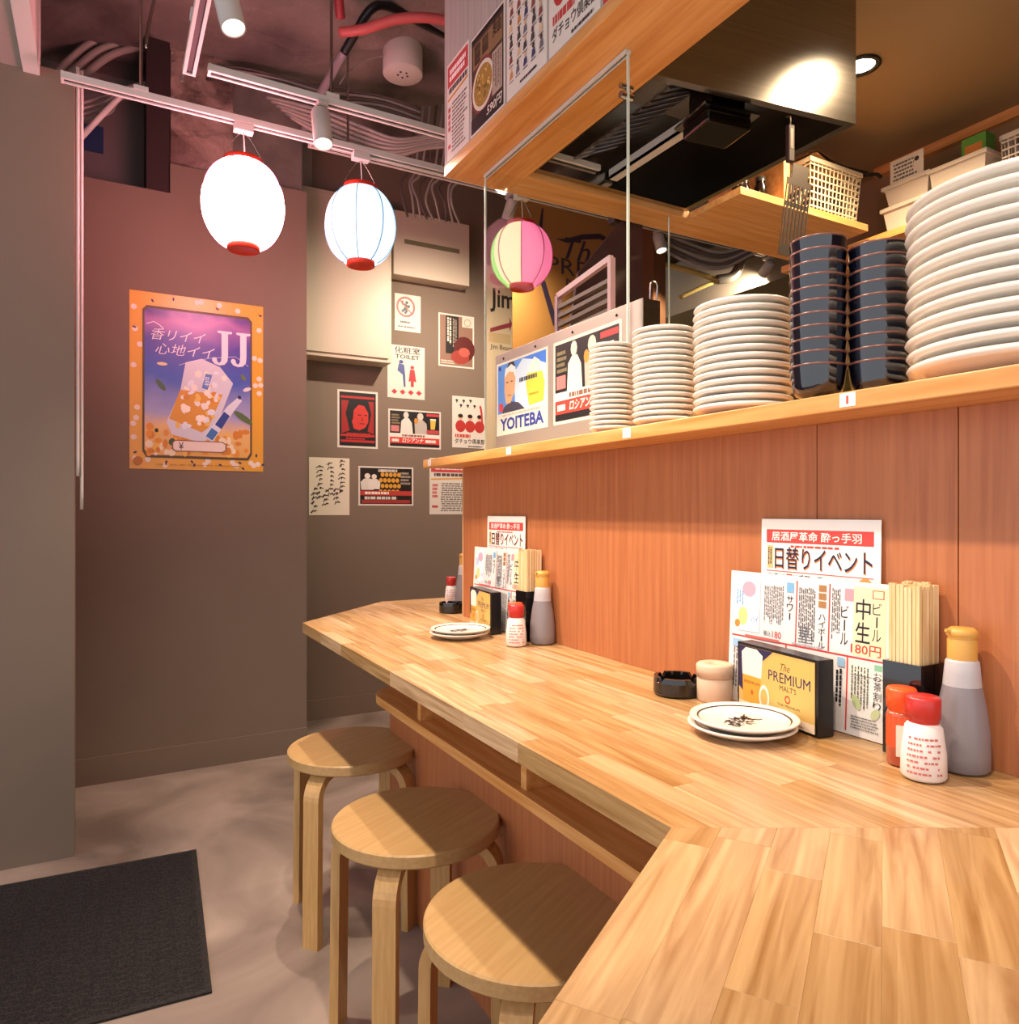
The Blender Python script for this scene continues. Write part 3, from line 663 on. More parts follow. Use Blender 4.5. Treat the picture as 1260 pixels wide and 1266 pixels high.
def bowl_stack(px, X, r, n, dz, desc, grp):
    b = MB(); h = 0.05
    b.lathe([(0, 0.003), (r*0.45, 0.003), (r*0.47, 0), (r*0.54, 0), (r*0.55, 0.006), (r*0.74, 0.009), (r*0.86, 0.0135), (r*0.92, 0.024), (r*0.945, 0.0325), (r*0.99, h - 0.003)], M_BOWL, 48)
    b.lathe([(r*0.965, h - 0.003), (r*0.92, 0.0325), (r*0.86, 0.022), (r*0.5, 0.009), (0, 0.007)], M_BOWL, 48); body = b.mesh('bowl_body')
    b = MB(); b.lathe([(r*0.985, h - 0.003), (r, h - 0.002), (r, h - 0.0003), (r*0.98, h), (r*0.965, h - 0.003)], M_BRIM, 48); rim = b.mesh('rim')
    y = at_shelf(px, X)
    for k in range(n):
        w = 'topmost' if k == n-1 else ('lowest' if k == 0 else ORD[k] + ' from the bottom')
        o = T(empty('bowl', (X, y, SHT + 0.0006 + k*dz)), f'navy glazed bowl in the stack {desc}, {w}', 'bowl', grp)
        link('bowl_body', body, o); link('rim', rim, o)
bowl_stack(1011, 0.862, 0.037, 11, 0.0172, 'next to the medium plates', 'bowls next to the medium plates')
bowl_stack(1087, 0.912, 0.0385, 10, 0.0172, 'next to the dinner plates', 'bowls next to the dinner plates')

# ------------------------------------------------------------------ things on the counter
Z0 = CT + 0.0006
M_ASH = mat('ashtray_black', '#0d0b0b', 0.12, coat=0.5)
def ashtray(x, y, label):
    b = MB(); n = 48; r = 0.039; h = 0.030
    def ringv(rr, z, notch=False):
        out = []
        for i in range(n):
            a = 2*math.pi*i/n; zz = z
            if notch and (i % 12) in (0, 1): zz = z - 0.007
            out.append((rr*math.cos(a), rr*math.sin(a), zz))
        return out
    rows = [ringv(0.036, 0), ringv(r, 0.004), ringv(r, h - 0.008), ringv(r - 0.001, h, True), ringv(r - 0.007, h, True), ringv(r - 0.009, 0.008)]
    vs = [v for rw in rows for v in rw]; fs = [(k*n+i, k*n+(i+1) % n, (k+1)*n+(i+1) % n, (k+1)*n+i) for k in range(5) for i in range(n)]
    fs += [tuple(range(n-1, -1, -1)), tuple(range(5*n, 6*n))]; b.add(vs, fs, M_ASH, False)
    return T(b.obj('ashtray', loc=(x, y, Z0)), label, 'ashtray')
def pick_cup(x, y, label):
    t = T(empty('toothpick_cup', (x, y, Z0)), label, 'toothpick holder')
    m = mat('cup_beige', '#d9b79a', 0.5)
    b = MB(); b.lathe([(0, 0), (0.0265, 0), (0.0275, 0.002), (0.0275, 0.036), (0.0265, 0.0375)], m, 32); b.obj('cup', t)
    b = MB(); b.lathe([(0.0265, 0.0376), (0.0285, 0.038), (0.0285, 0.056), (0.026, 0.0585), (0.006, 0.0585), (0.005, 0.056), (0, 0.056)], m, 32); b.obj('lid', t)
    return t
M_BAND = mat('brown_band', '#3a2a25', 0.25)
def deco_plate_mesh():
    b = MB(); r = 0.072; h = 0.015; f = 0.042
    b.lathe([(0, 0.002), (f - 0.002, 0.002), (f, 0), (f + 0.002, 0.001), (r*0.8, 0.006), (r - 0.003, h - 0.004), (r, h - 0.002), (r - 0.001, h), (r - 0.004, h - 0.0005)], M_CERAMIC, 56)
    b.lathe([(r - 0.004, h - 0.0005), (r - 0.010, h - 0.0025)], M_CERAMIC, 56)
    b.lathe([(r - 0.010, h - 0.0025), (r - 0.0125, h - 0.0037)], M_BAND, 56)
    b.lathe([(r - 0.0125, h - 0.0037), (r*0.7, 0.0072), (r*0.6, 0.0060), (0, 0.0058)], M_CERAMIC, 56); return b.mesh('saucer_body')
DPM = deco_plate_mesh()
def saucers(x, y, where, grp):
    for k in range(2):
        t = T(empty('saucer', (x + 0.002*k, y - 0.002*k, Z0 + 0.009*k), 1.2*k), f'{"upper" if k else "lower"} brown-banded white saucer of the pair {where}', 'plate', grp)
        link('saucer_body', DPM, t)
        b = MB(); r = random.Random(4)   # ink drawing in the middle
        for i in range(70):
            a = r.uniform(0, 6.28); L = r.uniform(0.003, 0.011); cx_ = r.uniform(-0.028, 0.022); cy_ = r.uniform(-0.010, 0.016); w = 0.0006 + r.random()*0.001
            dx, dy = math.cos(a)*L, math.sin(a)*L; ox, oy = -math.sin(a)*w, math.cos(a)*w
            b.add([(cx_-ox, cy_-oy, 0.0066), (cx_+dx-ox, cy_+dy-oy, 0.0066), (cx_+dx+ox, cy_+dy+oy, 0.0066), (cx_+ox, cy_+oy, 0.0066)], [(0, 1, 2, 3)], M_BAND)
        b.obj('printed_drawing', t, rot=(0, 0, -1.0))
def promo_box(x0, y0, x1, y1, label):
    """small stand whose face runs from (x0, y0) to (x1, y1)"""
    d = Vector((x1 - x0, y1 - y0, 0)); L = d.length; d.normalize(); h = 0.103
    M = Matrix(((d.x, 0, d.y, x0), (d.y, 0, -d.x, y0), (0, 1, 0, Z0), (0, 0, 0, 1)))
    t = T(empty('menu_stand', (0, 0, 0)), label, 'table stand'); t.matrix_world = M
    b = MB(); b.box((0, 0, -0.027), (L, h, 0), mat('stand_black', '#141215', 0.3), bev=0.001); b.obj('body', t)
    p = Print(L - 0.010, h - 0.008, ink('#c9a566'), 0.0006)
    p.rect(0, 0, 1, 1, '#cda55c'); p.poly([(0, 1), (0, 0.35), (0.2, 0.12), (0.28, 0.75), (0.48, 1)], '#23204a')
    p.poly([(0.27, 0), (0.34, 0.78), (0.50, 0.97), (1, 0.97), (1, 0)], '#d4ab5e')
    p.poly([(0.06, 0.1), (0.05, 0.78), (0.32, 0.78), (0.31, 0.1)], '#d99a35'); p.poly([(0.05, 0.55), (0.04, 0.9), (0.10, 0.98), (0.26, 0.98), (0.34, 0.9), (0.32, 0.55)], '#efe6d8')
    p.ring(0.36, 0.28, 0.07, 0.19, 0.3, '#eae0d2'); p.text('PREMIUM', 0.08, 0.42, 0.30, 0.47, '#7a3a20'); p.ell(0.19, 0.30, 0.02, 0.04, '#b5602c')
    p.text('The', 0.58, 0.76, 0.70, 0.87, '#6a5530', 0.0, 0.4); p.text('PREMIUM', 0.42, 0.58, 0.95, 0.73, '#23204a'); p.text("MALT'S", 0.57, 0.47, 0.78, 0.55, '#5a4730')
    p.ring(0.67, 0.36, 0.035, 0.06, 0.4, '#b5402c'); p.text('THE PREMIUM', 0.54, 0.24, 0.82, 0.28, '#6a5530'); p.rect(0, 0, 1, 0.13, '#e0c9ad'); p.lines(0.3, 0.03, 0.9, 0.1, 2, '#b06a50')
    o = p.sheet.obj('printed_face', t); p.p.obj('print', o)['kind'] = 'stuff'; p.t.obj('lettering', o)['kind'] = 'stuff'; o.location = (0.005, 0.004, 0.0008)
    return t
def menu_sheet(pr, x0, y0, x1, y1, lean, name, label):
    """laminated sheet standing on the counter from (x0, y0) to (x1, y1), leaning back by lean"""
    d = Vector((x1 - x0, y1 - y0, 0)).normalized(); nrm = Vector((d.y, -d.x, 0)); up = (Vector((0, 0, 1)) * math.cos(lean) - nrm * math.sin(lean)); nn = d.cross(up)
    M = Matrix(((d.x, up.x, nn.x, x0), (d.y, up.y, nn.y, y0), (d.z, up.z, nn.z, Z0 + 0.0008), (0, 0, 0, 1)))
    return pr.put(name, label, 'menu', M)
def drinks_menu(sd):
    p = Print(0.275, 0.205, M_LAMI); red = '#d6403c'
    p.rect(0.02, 0.50, 0.98, 0.512, red)
    for u in (0.46, 0.66): p.rect(u, 0.515, u + 0.008, 0.97, red)
    p.rect(0.77, 0.02, 0.778, 0.50, red); p.rect(0.40, 0.02, 0.408, 0.50, red)
    p.rect(0.80, 0.52, 0.975, 0.97, '#f3e2b8')
    p.vtext('中生', 0.81, 0.90, 0.085, 0.15, '#1c1d2c', 0.02); p.vtext('ビール', 0.90, 0.88, 0.05, 0.085, '#1c1d2c'); p.text('180円', 0.79, 0.53, 0.95, 0.60, red, 0.02)
    p.rect(0.90, 0.90, 0.96, 0.955, red); p.rect(0.905, 0.905, 0.955, 0.95, '#f3e2b8')
    p.vtext('ビール', 0.73, 0.84, 0.045, 0.09, '#1c1d2c'); p.rect(0.75, 0.87, 0.80, 0.95, '#e89aa5'); p.lines(0.68, 0.55, 0.73, 0.95, 5, '#4a4a55', 0.5, sd, True)
    p.vtext('ハイボール', 0.60, 0.76, 0.045, 0.048, '#1c1d2c'); 
    for i in range(3): p.rect(0.60, 0.91 - i*0.055, 0.645, 0.955 - i*0.055, '#a8784a')
    p.lines(0.48, 0.53, 0.585, 0.93, 9, '#55555f', 0.5, sd + 1, True); p.lines(0.48, 0.54, 0.58, 0.66, 6, '#55555f', 0.4, sd + 9)
    p.vtext('サワー', 0.40, 0.86, 0.045, 0.06, '#1c1d2c'); p.rect(0.40, 0.88, 0.445, 0.95, '#7ab0d8'); p.lines(0.25, 0.62, 0.385, 0.92, 11, '#70707a', 0.5, sd + 2, True); p.text('税込', 0.25, 0.54, 0.30, 0.58, '#1c1d2c'); p.text('180', 0.31, 0.535, 0.37, 0.585, red)
    p.poly([(0.06, 0.55), (0.04, 0.90), (0.12, 0.97), (0.22, 0.95), (0.22, 0.55)], '#dfe8f2'); p.ell(0.14, 0.87, 0.05, 0.06, '#eaa6b8'); p.ell(0.10, 0.66, 0.035, 0.07, '#f0d98a'); p.ell(0.06, 0.60, 0.02, 0.03, '#e88a3a'); p.lines(0.05, 0.74, 0.11, 0.86, 3, '#6aa0d0', 0.5, sd + 3, True); p.text('ハイ', 0.16, 0.62, 0.21, 0.67, '#4a58c0')
    p.lines(0.44, 0.52, 0.64, 0.535, 1, '#c8b8b8', 0.7); p.rect(0.79, 0.40, 0.975, 0.49, '#f1ecdf')
    p.vtext('お茶割り', 0.915, 0.44, 0.045, 0.062, '#1c1d2c'); p.rect(0.92, 0.445, 0.96, 0.485, '#8ac0a0'); p.lines(0.80, 0.17, 0.90, 0.46, 6, '#55604a', 0.45, sd + 4, True); p.lines(0.80, 0.05, 0.95, 0.14, 5, '#6a6a60', 0.4, sd + 5)
    p.ell(0.83, 0.22, 0.02, 0.05, '#b8c890', rot=0.5); p.ell(0.93, 0.17, 0.02, 0.04, '#c8d0a0', rot=-0.6)
    p.lines(0.715, 0.10, 0.755, 0.42, 2, '#1c1d2c', 0.6, sd + 12, True); p.rect(0.72, 0.43, 0.76, 0.49, '#9ac0e0'); p.lines(0.42, 0.05, 0.70, 0.47, 16, '#70707a', 0.45, sd + 6, True); p.lines(0.04, 0.05, 0.38, 0.46, 18, '#70707a', 0.45, sd + 7, True); p.rect(0.03, 0.42, 0.10, 0.48, '#9ac0e0')
    p.rect(0.12, 0.505, 0.36, 0.525, '#e06a64'); return p
def event_sheet():
    p = Print(0.200, 0.288, M_LAMI); red = '#d8433e'; dk = '#20243c'
    p.rect(0.05, 0.875, 0.95, 0.945, red); p.text('居酒屋革命 酔っ手羽', 0.10, 0.886, 0.86, 0.935, '#f6e9e4', 0.01)
    p.lines(0.27, 0.853, 0.75, 0.867, 1, red, 0.8, 3); p.text('日替りイベント', 0.135, 0.735, 0.945, 0.85, '#e07a3a', 0.05); p.text('日替りイベント', 0.13, 0.74, 0.94, 0.855, dk, 0.03)
    p.rect(0.06, 0.74, 0.115, 0.86, '#d8b878'); p.lines(0.068, 0.75, 0.108, 0.85, 2, dk, 0.6, 14, True)
    p.rect(0.05, 0.724, 0.95, 0.728, red); p.text('毎月', 0.07, 0.665, 0.16, 0.715, dk, 0.01); p.text('18日', 0.17, 0.665, 0.29, 0.715, red, 0.01); p.text('は手羽の日', 0.30, 0.665, 0.55, 0.715, dk, 0.01); p.lines(0.58, 0.67, 0.84, 0.715, 2, '#c05a50', 0.5, 5)
    p.ell(0.89, 0.69, 0.055, 0.035, '#d99a4a'); p.rect(0.05, 0.652, 0.95, 0.656, red); p.text('超炭酸ハイボール', 0.16, 0.585, 0.68, 0.64, dk, 0.02); p.text('半額', 0.72, 0.585, 0.92, 0.64, red, 0.02)
    p.lines(0.08, 0.05, 0.92, 0.55, 12, '#8a6a6a', 0.45, 8); return p
def chopstick_holder(x, y, where):
    t = T(empty('chopstick_holder', (x, y, Z0)), f'glossy black box holder full of wooden chopsticks {where}', 'holder')
    w = 0.0245; h = 0.115; m = mat('holder_black', '#100e12', 0.1, coat=0.6)
    b = MB()
    for a, c in (((-w, -w, 0), (w, -w + 0.003, h)), ((-w, w - 0.003, 0), (w, w, h)), ((-w, -w + 0.003, 0), (-w + 0.003, w - 0.003, h)), ((w - 0.003, -w + 0.003, 0), (w, w - 0.003, h)), ((-w + 0.003, -w + 0.003, 0), (w - 0.003, w - 0.003, 0.003))): b.box(a, c, m)
    b.obj('box', t)
    r = random.Random(int(y * 100)); m2 = noisy('chopstick_wood', '#e0bd86', '#efd5a6', scale=5, rough=0.6, bump=0.03, bscale=20, stretch=(60, 60, 4), randobj=0.12)
    b = MB(); b.box((-0.0026, -0.0045, 0), (0.0026, 0.0045, 0.203), m2); b.box((-0.0027, -0.0003, 0), (0.0027, 0.0003, 0.2031), mat('chopstick_split', '#a88756', 0.7)); me = b.mesh('chopsticks')
    for i in range(4):
        for j in range(6):
            u = (i - 1.5) * 0.0104 + r.uniform(-0.0006, 0.0006); v = (j - 2.5) * 0.0068 + r.uniform(-0.0003, 0.0003)
            o = link('chopsticks', me, None, (x + v, y + u, Z0 + 0.0035 + r.uniform(0, 0.006)), (0, 0, 0))
            T(o, f'wooden chopsticks pair in the black holder {where}', 'chopsticks', f'chopsticks {where}')
def shaker(x, y, label, cap, body, r=0.0235, h=0.092, kind=0, z=None):
    t = T(empty('seasoning_bottle', (x, y, z or Z0), 0), label, 'seasoning bottle')
    hb = h * 0.70
    b = MB()
    if kind == 0:
        b.lathe([(0, 0.001), (r - 0.002, 0.001), (r, 0.004), (r*0.98, hb*0.45), (r*0.82, hb*0.90), (r*0.62, hb), (0, hb)], body, 32)
    else:
        b.lathe([(0, 0.001), (r - 0.001, 0.001), (r, 0.003), (r, hb - 0.004), (r*0.9, hb), (0, hb)], body, 32)
    b.obj('bottle_body', t)
    rc = r * (0.74 if kind == 0 else 1.0)
    b = MB(); b.lathe([(rc*0.9, hb - 0.002), (rc*0.9, hb + 0.003), (rc, hb + 0.004), (rc*1.02, h - 0.003), (rc*0.92, h), (0, h)], cap, 32); b.obj('cap', t)
    # wrap-around label print facing the camera
    b = MB(); rr = random.Random(int(x*1e4)); red = ink('#cc6a60') if kind == 0 else ink('#e0501f'); va = math.atan2(-y, -x)
    def rad(zz):
        if kind: return r + 0.0003
        k = zz / hb; return (r * (0.99 - 0.01*k) if k < 0.45 else r*(0.98 - 0.16*(k-0.45)/0.45)) + 0.0006
    if kind == 0:
        for row in range(7):
            zz = hb*(0.14 + row*0.098); a = va - 0.75
            while a < va + 0.75:
                L = rr.uniform(0.06, 0.20); hgt = hb*0.035
                if rr.random() < 0.78: b.add([(rad(q[1])*math.cos(q[0]), rad(q[1])*math.sin(q[0]), q[1]) for q in ((a, zz), (a+L, zz), (a+L, zz+hgt), (a, zz+hgt))], [(0, 1, 2, 3)], red)
                a += L + 0.05
    else:
        for k in range(8):
            a = va - 1.6 + k*0.4
            b.add([(rad(q[1])*math.cos(q[0]), rad(q[1])*math.sin(q[0]), q[1]) for q in ((a, hb*0.35), (a+0.4, hb*0.35), (a+0.4, hb*0.93), (a, hb*0.93))], [(0, 1, 2, 3)], red)
        for k in range(2):
            a = va - 0.35 + 0.35*k
            b.add([((rad(0)+0.0004)*math.cos(q[0]), (rad(0)+0.0004)*math.sin(q[0]), q[1]) for q in ((a, hb*0.2), (a+0.35, hb*0.2), (a+0.35, hb*0.78), (a, hb*0.78))], [(0, 1, 2, 3)], ink('#e8d5c8'))
    b.obj('printed_label', t); return t
M_SOYB = mat('frosted_plastic', '#c4bec0', 0.35, trans=0.15); M_SOYL = mat('soy_through_plastic', '#857d80', 0.35); M_AMBER = mat('amber_cap', '#cf9a48', 0.45)
def soy(x, y, label):
    t = T(empty('soy_sauce_bottle', (x, y, Z0)), label, 'sauce bottle')
    b = MB(); b.lathe([(0, 0.001), (0.0255, 0.001), (0.028, 0.004), (0.0285, 0.02), (0.028, 0.045), (0.0245, 0.075), (0.020, 0.098)], M_SOYL, 36); b.obj('filled_part', t)
    b = MB(); b.lathe([(0.020, 0.098), (0.0188, 0.112), (0.0175, 0.126), (0.0150, 0.129), (0, 0.129)], M_SOYB, 36); b.obj('neck', t)
    b = MB(); b.lathe([(0.0155, 0.1285), (0.0155, 0.151), (0.0142, 0.153), (0.0165, 0.156), (0.0165, 0.161), (0.012, 0.165), (0, 0.165)], M_AMBER, 32)
    va = math.atan2(-y, -x) - 0.9
    b.cyl((0.013*math.cos(va), 0.013*math.sin(va), 0.160), (0.021*math.cos(va), 0.021*math.sin(va), 0.162), 0.003, M_AMBER, 10, 0.002); b.obj('cap', t); return t
M_CAPR = mat('cap_red', '#c5302c', 0.35); M_CAPO = mat('cap_orange', '#f0581f', 0.35); M_SALT = mat('salt_white', '#efe6e0', 0.35, coat=0.3); M_CHILI = mat('chili_glass', '#b5553a', 0.2, coat=0.4)
def condiments(dy, where, first):
    chopstick_holder(0.8765, 0.546 + dy, where)
    shaker(0.829, 0.531 + dy, f'slim seasoning bottle with an orange cap {where}', M_CAPO, M_CHILI, 0.0165, 0.091, 1)
    shaker(0.8085, 0.492 + dy, f'white seasoning bottle with a red cap {where}', M_CAPR, M_SALT)
    soy(0.874, 0.486 + dy, f'grey soy sauce bottle with amber cap {where}')
    menu_sheet(drinks_menu(3 if first else 20), 0.8755, 0.853 + dy, 0.8755, 0.576 + dy, math.radians(2.5), 'drinks_menu', f'laminated drinks menu in red columns {where}')
    menu_sheet(event_sheet(), 0.8935, 0.803 + dy, 0.8935, 0.600 + dy, math.radians(0.8), 'event_sheet', f'laminated sheet with red header behind the drinks menu {where}')
    promo_box(0.845, 0.803 + dy, 0.824, 0.643 + dy, f'gold and navy beer stand with black sides {where}')
condiments(0.0, 'by the toothpick cup', True)
condiments(0.930, 'towards the poster wall', False)
ashtray(0.827, 0.917, 'glossy black ashtray beside the toothpick cup')
pick_cup(0.852, 0.858, 'small beige lidded toothpick cup beside the black ashtray')
saucers(0.757, 0.712, 'before the gold beer stand by the toothpick cup', 'saucers by the toothpick cup')
saucers(0.745, 1.585, 'before the condiment set towards the poster wall', 'saucers towards the poster wall')
p = atZ(559, 757, CT); ashtray(p.x, p.y, 'glossy black ashtray at the corner of the panelled partition')
p = atZ(558, 747, CT); shaker(p.x, p.y, 'white seasoning bottle with red cap behind the corner ashtray', M_CAPR, M_SALT, 0.021, 0.088)
p = atZ(574, 748, CT); soy(p.x, p.y, 'grey soy sauce bottle half hidden by the partition corner')

# ------------------------------------------------------------------ posters
def posterY(pxl, pxr, yb, yt, Y):
    """sheet on the wall at Y whose left edge spans image rows yt..yb at column pxl"""
    a = atY(pxl, yb, Y); c = atY(pxl, yt, Y); d = atY(pxr, yb, Y); return a.x, a.z, d.x - a.x, c.z - a.z
def posterX(pxl, pxr, yb, yt, X):
    a = atX(pxl, yb, X); c = atX(pxl, yt, X); d = atX(pxr, yb, X); return a.y, a.z, a.y - d.y, c.z - a.z
# --- yellow drink poster
x, z, w, h = posterY(160, 325.5, 579, 357.5, YB - 0.004)
p = Print(w, h, ink('#e8ab35', 0.3)); rr = random.Random(2)
for i in range(46):
    e = rr.choice((0, 1, 2, 3)); t_ = rr.random(); q = rr.uniform(0.02, 0.075)
    u, v = ((q, t_), (1-q, t_), (t_, q*0.75), (t_, 1-q*0.75))[e]
    if i % 3: p.ell(u, v, 0.022, 0.016, '#f3e3cf', 8)
    else: p.ell(u, v, 0.016, 0.006, '#2d3057', 6, rr.uniform(0, 3))
p.poly([(0.09, 0.10), (0.12, 0.065), (0.88, 0.065), (0.91, 0.10), (0.91, 0.90), (0.88, 0.925), (0.12, 0.925), (0.09, 0.90)], '#5a4a2a')
sky = mat('poster_sky', '#4a5ab0', 0.3); t = sky.node_tree; n = t.nodes
tc = n.new('ShaderNodeTexCoord'); sx = n.new('ShaderNodeSeparateXYZ'); cr = n.new('ShaderNodeValToRGB'); mr = n.new('ShaderNodeMapRange'); nz = n.new('ShaderNodeTexNoise'); ad = n.new('ShaderNodeMath'); ad.operation = 'MULTIPLY_ADD'
nz.inputs['Scale'].default_value = 9; mr.inputs[1].default_value = 0.0; mr.inputs[2].default_value = h
t.links.new(tc.outputs['Object'], sx.inputs[0]); t.links.new(tc.outputs['Object'], nz.inputs['Vector']); t.links.new(sx.outputs[1], mr.inputs[0])
ad.inputs[1].default_value = 0.16; t.links.new(nz.outputs[0], ad.inputs[0]); t.links.new(mr.outputs[0], ad.inputs[2]); t.links.new(ad.outputs[0], cr.inputs[0])
els = cr.color_ramp.elements; els[0].position = 0.1; els[0].color = rgb('#e8a83c'); els[1].position = 1.0; els[1].color = rgb('#5a3a8f')
for pos, c in ((0.30, '#ecc07a'), (0.40, '#a9a6cf'), (0.62, '#4a62bd'), (0.82, '#4f46a5'), (0.93, '#a565a8')): e = els.new(pos); e.color = rgb(c)
t.links.new(cr.outputs[0], n['Principled BSDF'].inputs['Base Color'])
p.poly([(0.105, 0.11), (0.13, 0.08), (0.87, 0.08), (0.895, 0.11), (0.895, 0.89), (0.87, 0.91), (0.13, 0.91), (0.105, 0.89)], '#4a5ab0', sky)
for i in range(70):
    u = rr.uniform(0.13, 0.87); v = rr.uniform(0.09, 0.30 - 0.12*math.sin(u*3.1)); p.ell(u, v, rr.uniform(0.012, 0.035), rr.uniform(0.012, 0.03), rr.choice(('#f0c050', '#e89a30', '#f6e6c0', '#d88a28')), 7)
p.poly([(0.40, 0.62), (0.36, 0.45), (0.26, 0.27), (0.30, 0.20), (0.52, 0.16), (0.60, 0.20), (0.76, 0.52), (0.66, 0.61), (0.52, 0.65)], '#d9dbe6')
p.poly([(0.36, 0.46), (0.28, 0.29), (0.52, 0.22), (0.57, 0.25), (0.68, 0.45)], '#dd9f38')
for i in range(46):
    a, c = rr.random(), rr.random(); u = 0.33 + 0.28*a + 0.10*c; v = 0.24 + 0.33*c + 0.03*a
    p.ell(u, v, rr.uniform(0.014, 0.035), rr.uniform(0.01, 0.025), rr.choice(('#f5f0e6', '#f0c860', '#e8eef6', '#d8902c', '#fff6e2')), 6, rr.uniform(0, 3))
p.poly([(0.52, 0.48), (0.55, 0.565), (0.60, 0.56), (0.565, 0.47)], '#5a82c4'); p.text('翠', 0.54, 0.49, 0.58, 0.545, '#e8eef6')
p.poly([(0.535, 0.20), (0.60, 0.165), (0.77, 0.36), (0.83, 0.42), (0.80, 0.44), (0.72, 0.385)], '#dfe6f2'); p.poly([(0.62, 0.27), (0.67, 0.245), (0.735, 0.325), (0.69, 0.35)], '#2c4596'); p.poly([(0.55, 0.20), (0.60, 0.175), (0.645, 0.225), (0.595, 0.25)], '#3f77b8'); p.ell(0.81, 0.44, 0.014, 0.012, '#23305f')
p.ell(0.22, 0.48, 0.055, 0.014, '#4f6b46', 10, -0.9); p.ell(0.84, 0.32, 0.09, 0.018, '#55703a', 10, -0.6); p.ell(0.84, 0.56, 0.03, 0.012, '#6f8040', 8, -1.0); p.ell(0.87, 0.49, 0.035, 0.012, '#e8e2ea', 8, 0.4); p.ell(0.23, 0.60, 0.04, 0.010, '#e9d9a8', 8); p.ell(0.30, 0.16, 0.03, 0.016, '#3c5a2c', 8, 1.2); p.ell(0.19, 0.22, 0.014, 0.012, '#2c2c3c', 8)
wh = '#f0e9f4'
p.text('香リイイ', 0.15, 0.735, 0.55, 0.80, wh, -0.005, 0.25); p.text('心地イイ', 0.18, 0.655, 0.62, 0.72, wh, -0.005, 0.25)
p.stroke([(0.12, 0.82), (0.17, 0.835), (0.21, 0.82), (0.24, 0.80)], 0.003, wh); p.stroke([(0.35, 0.60), (0.45, 0.63), (0.60, 0.66), (0.78, 0.68), (0.88, 0.63)], 0.0016, wh)
for u0 in (0.60, 0.745):   # serif capital J, twice
    def J(a, c): return (u0 + a*0.135, 0.62 + c*0.205)
    p.poly([J(0.30, 1.0), J(0.30, 0.94), J(0.52, 0.92), J(0.52, 0.30), J(1.05 - 0.16, 0.30), J(0.89, 0.92), J(1.12, 0.94), J(1.12, 1.0)], wh)
    p.poly([J(0.89, 0.31), J(0.86, 0.14), J(0.68, 0.03), J(0.40, 0.0), J(0.12, 0.04), J(-0.02, 0.13), J(0.0, 0.2), J(0.12, 0.23), J(0.24, 0.20), J(0.28, 0.11), J(0.40, 0.07), J(0.50, 0.14), J(0.52, 0.31)], wh)
p.poly([(0.30, 0.12), (0.32, 0.105), (0.68, 0.105), (0.71, 0.12), (0.71, 0.155), (0.68, 0.17), (0.32, 0.17), (0.30, 0.155)], '#8a5a3c'); p.poly([(0.31, 0.122), (0.325, 0.11), (0.675, 0.11), (0.70, 0.122), (0.70, 0.153), (0.675, 0.165), (0.325, 0.165), (0.31, 0.153)], '#f2e2d6'); p.text('¥', 0.35, 0.115, 0.385, 0.158, '#4a3020', 0.01)
p.lines(0.16, 0.025, 0.86, 0.032, 1, '#c98a30', 0.8, 6); p.ell(0.06, 0.045, 0.035, 0.025, '#c07a28', 10)
p.put('poster', 'large yellow-bordered drink poster with blue sky and iced glass', 'poster', frameY(YB - 0.0015, x, z))

PZ = YF - 0.0016
def small(pxl, pxr, yb, yt, base=M_PAPER):
    x, z, w, h = posterY(pxl, pxr, yb, yt, YF); return Print(w, h, base), frameY(PZ, x, z)
def figure(p, u, v, k, col, head='#e8d8c8'):
    """simple printed figure: body and head"""
    p.poly([(u - 0.5*k, v), (u - 0.55*k, v + 0.9*k), (u - 0.25*k, v + 1.3*k), (u + 0.25*k, v + 1.3*k), (u + 0.55*k, v + 0.9*k), (u + 0.5*k, v)], col); p.ell(u, v + 1.6*k, 0.24*k, 0.32*k, head, 10)
PG = 'posters on the far wall'
p, M = small(488, 520, 408, 362)
p.ring(0.42, 0.66, 0.36, 0.28, 0.2, '#c23a3a'); p.ell(0.46, 0.78, 0.06, 0.045, '#26262a', 10)
for s_ in ([(0.44, 0.73), (0.40, 0.62), (0.46, 0.55), (0.38, 0.48)], [(0.40, 0.62), (0.32, 0.55), (0.26, 0.53)], [(0.43, 0.70), (0.53, 0.66), (0.56, 0.72)], [(0.42, 0.70), (0.30, 0.74), (0.28, 0.82)]): p.stroke(s_, 0.014, '#26262a')
p.stroke([(0.17, 0.84), (0.42, 0.66), (0.67, 0.48)], 0.006, '#c23a3a'); p.lines(0.2, 0.22, 0.72, 0.28, 1, '#26262a', 0.9, 4); p.lines(0.1, 0.10, 0.86, 0.15, 1, '#55504c', 0.8, 5)
p.put('poster', 'white notice with a running figure in a red ring', 'poster', M, PG)
p, M = small(479, 525, 491, 425)
p.text('化粧室', 0.18, 0.85, 0.88, 0.98, '#2a2624', 0.03); p.text('TOILET', 0.20, 0.75, 0.86, 0.83, '#2a2624', 0.02)
p.ell(0.36, 0.69, 0.06, 0.035, '#33417f', 10); p.poly([(0.26, 0.52), (0.30, 0.66), (0.44, 0.64), (0.47, 0.45), (0.48, 0.22), (0.43, 0.22), (0.40, 0.45)], '#4a568f'); p.ell(0.66, 0.60, 0.055, 0.035, '#b23238', 10); p.poly([(0.56, 0.32), (0.60, 0.56), (0.72, 0.56), (0.77, 0.32), (0.70, 0.34), (0.70, 0.23), (0.62, 0.23), (0.62, 0.34)], '#b23238')
for i in range(4): p.poly([(0.10 + i*0.22, 0.12), (0.18 + i*0.22, 0.17), (0.26 + i*0.22, 0.12), (0.18 + i*0.22, 0.07)], '#b8323a')
p.put('poster', 'white toilet sign with blue and red figures and four red arrows', 'sign', M, PG)
p, M = small(417, 467, 553, 481)
p.rect(0.05, 0.035, 0.95, 0.965, '#161014')
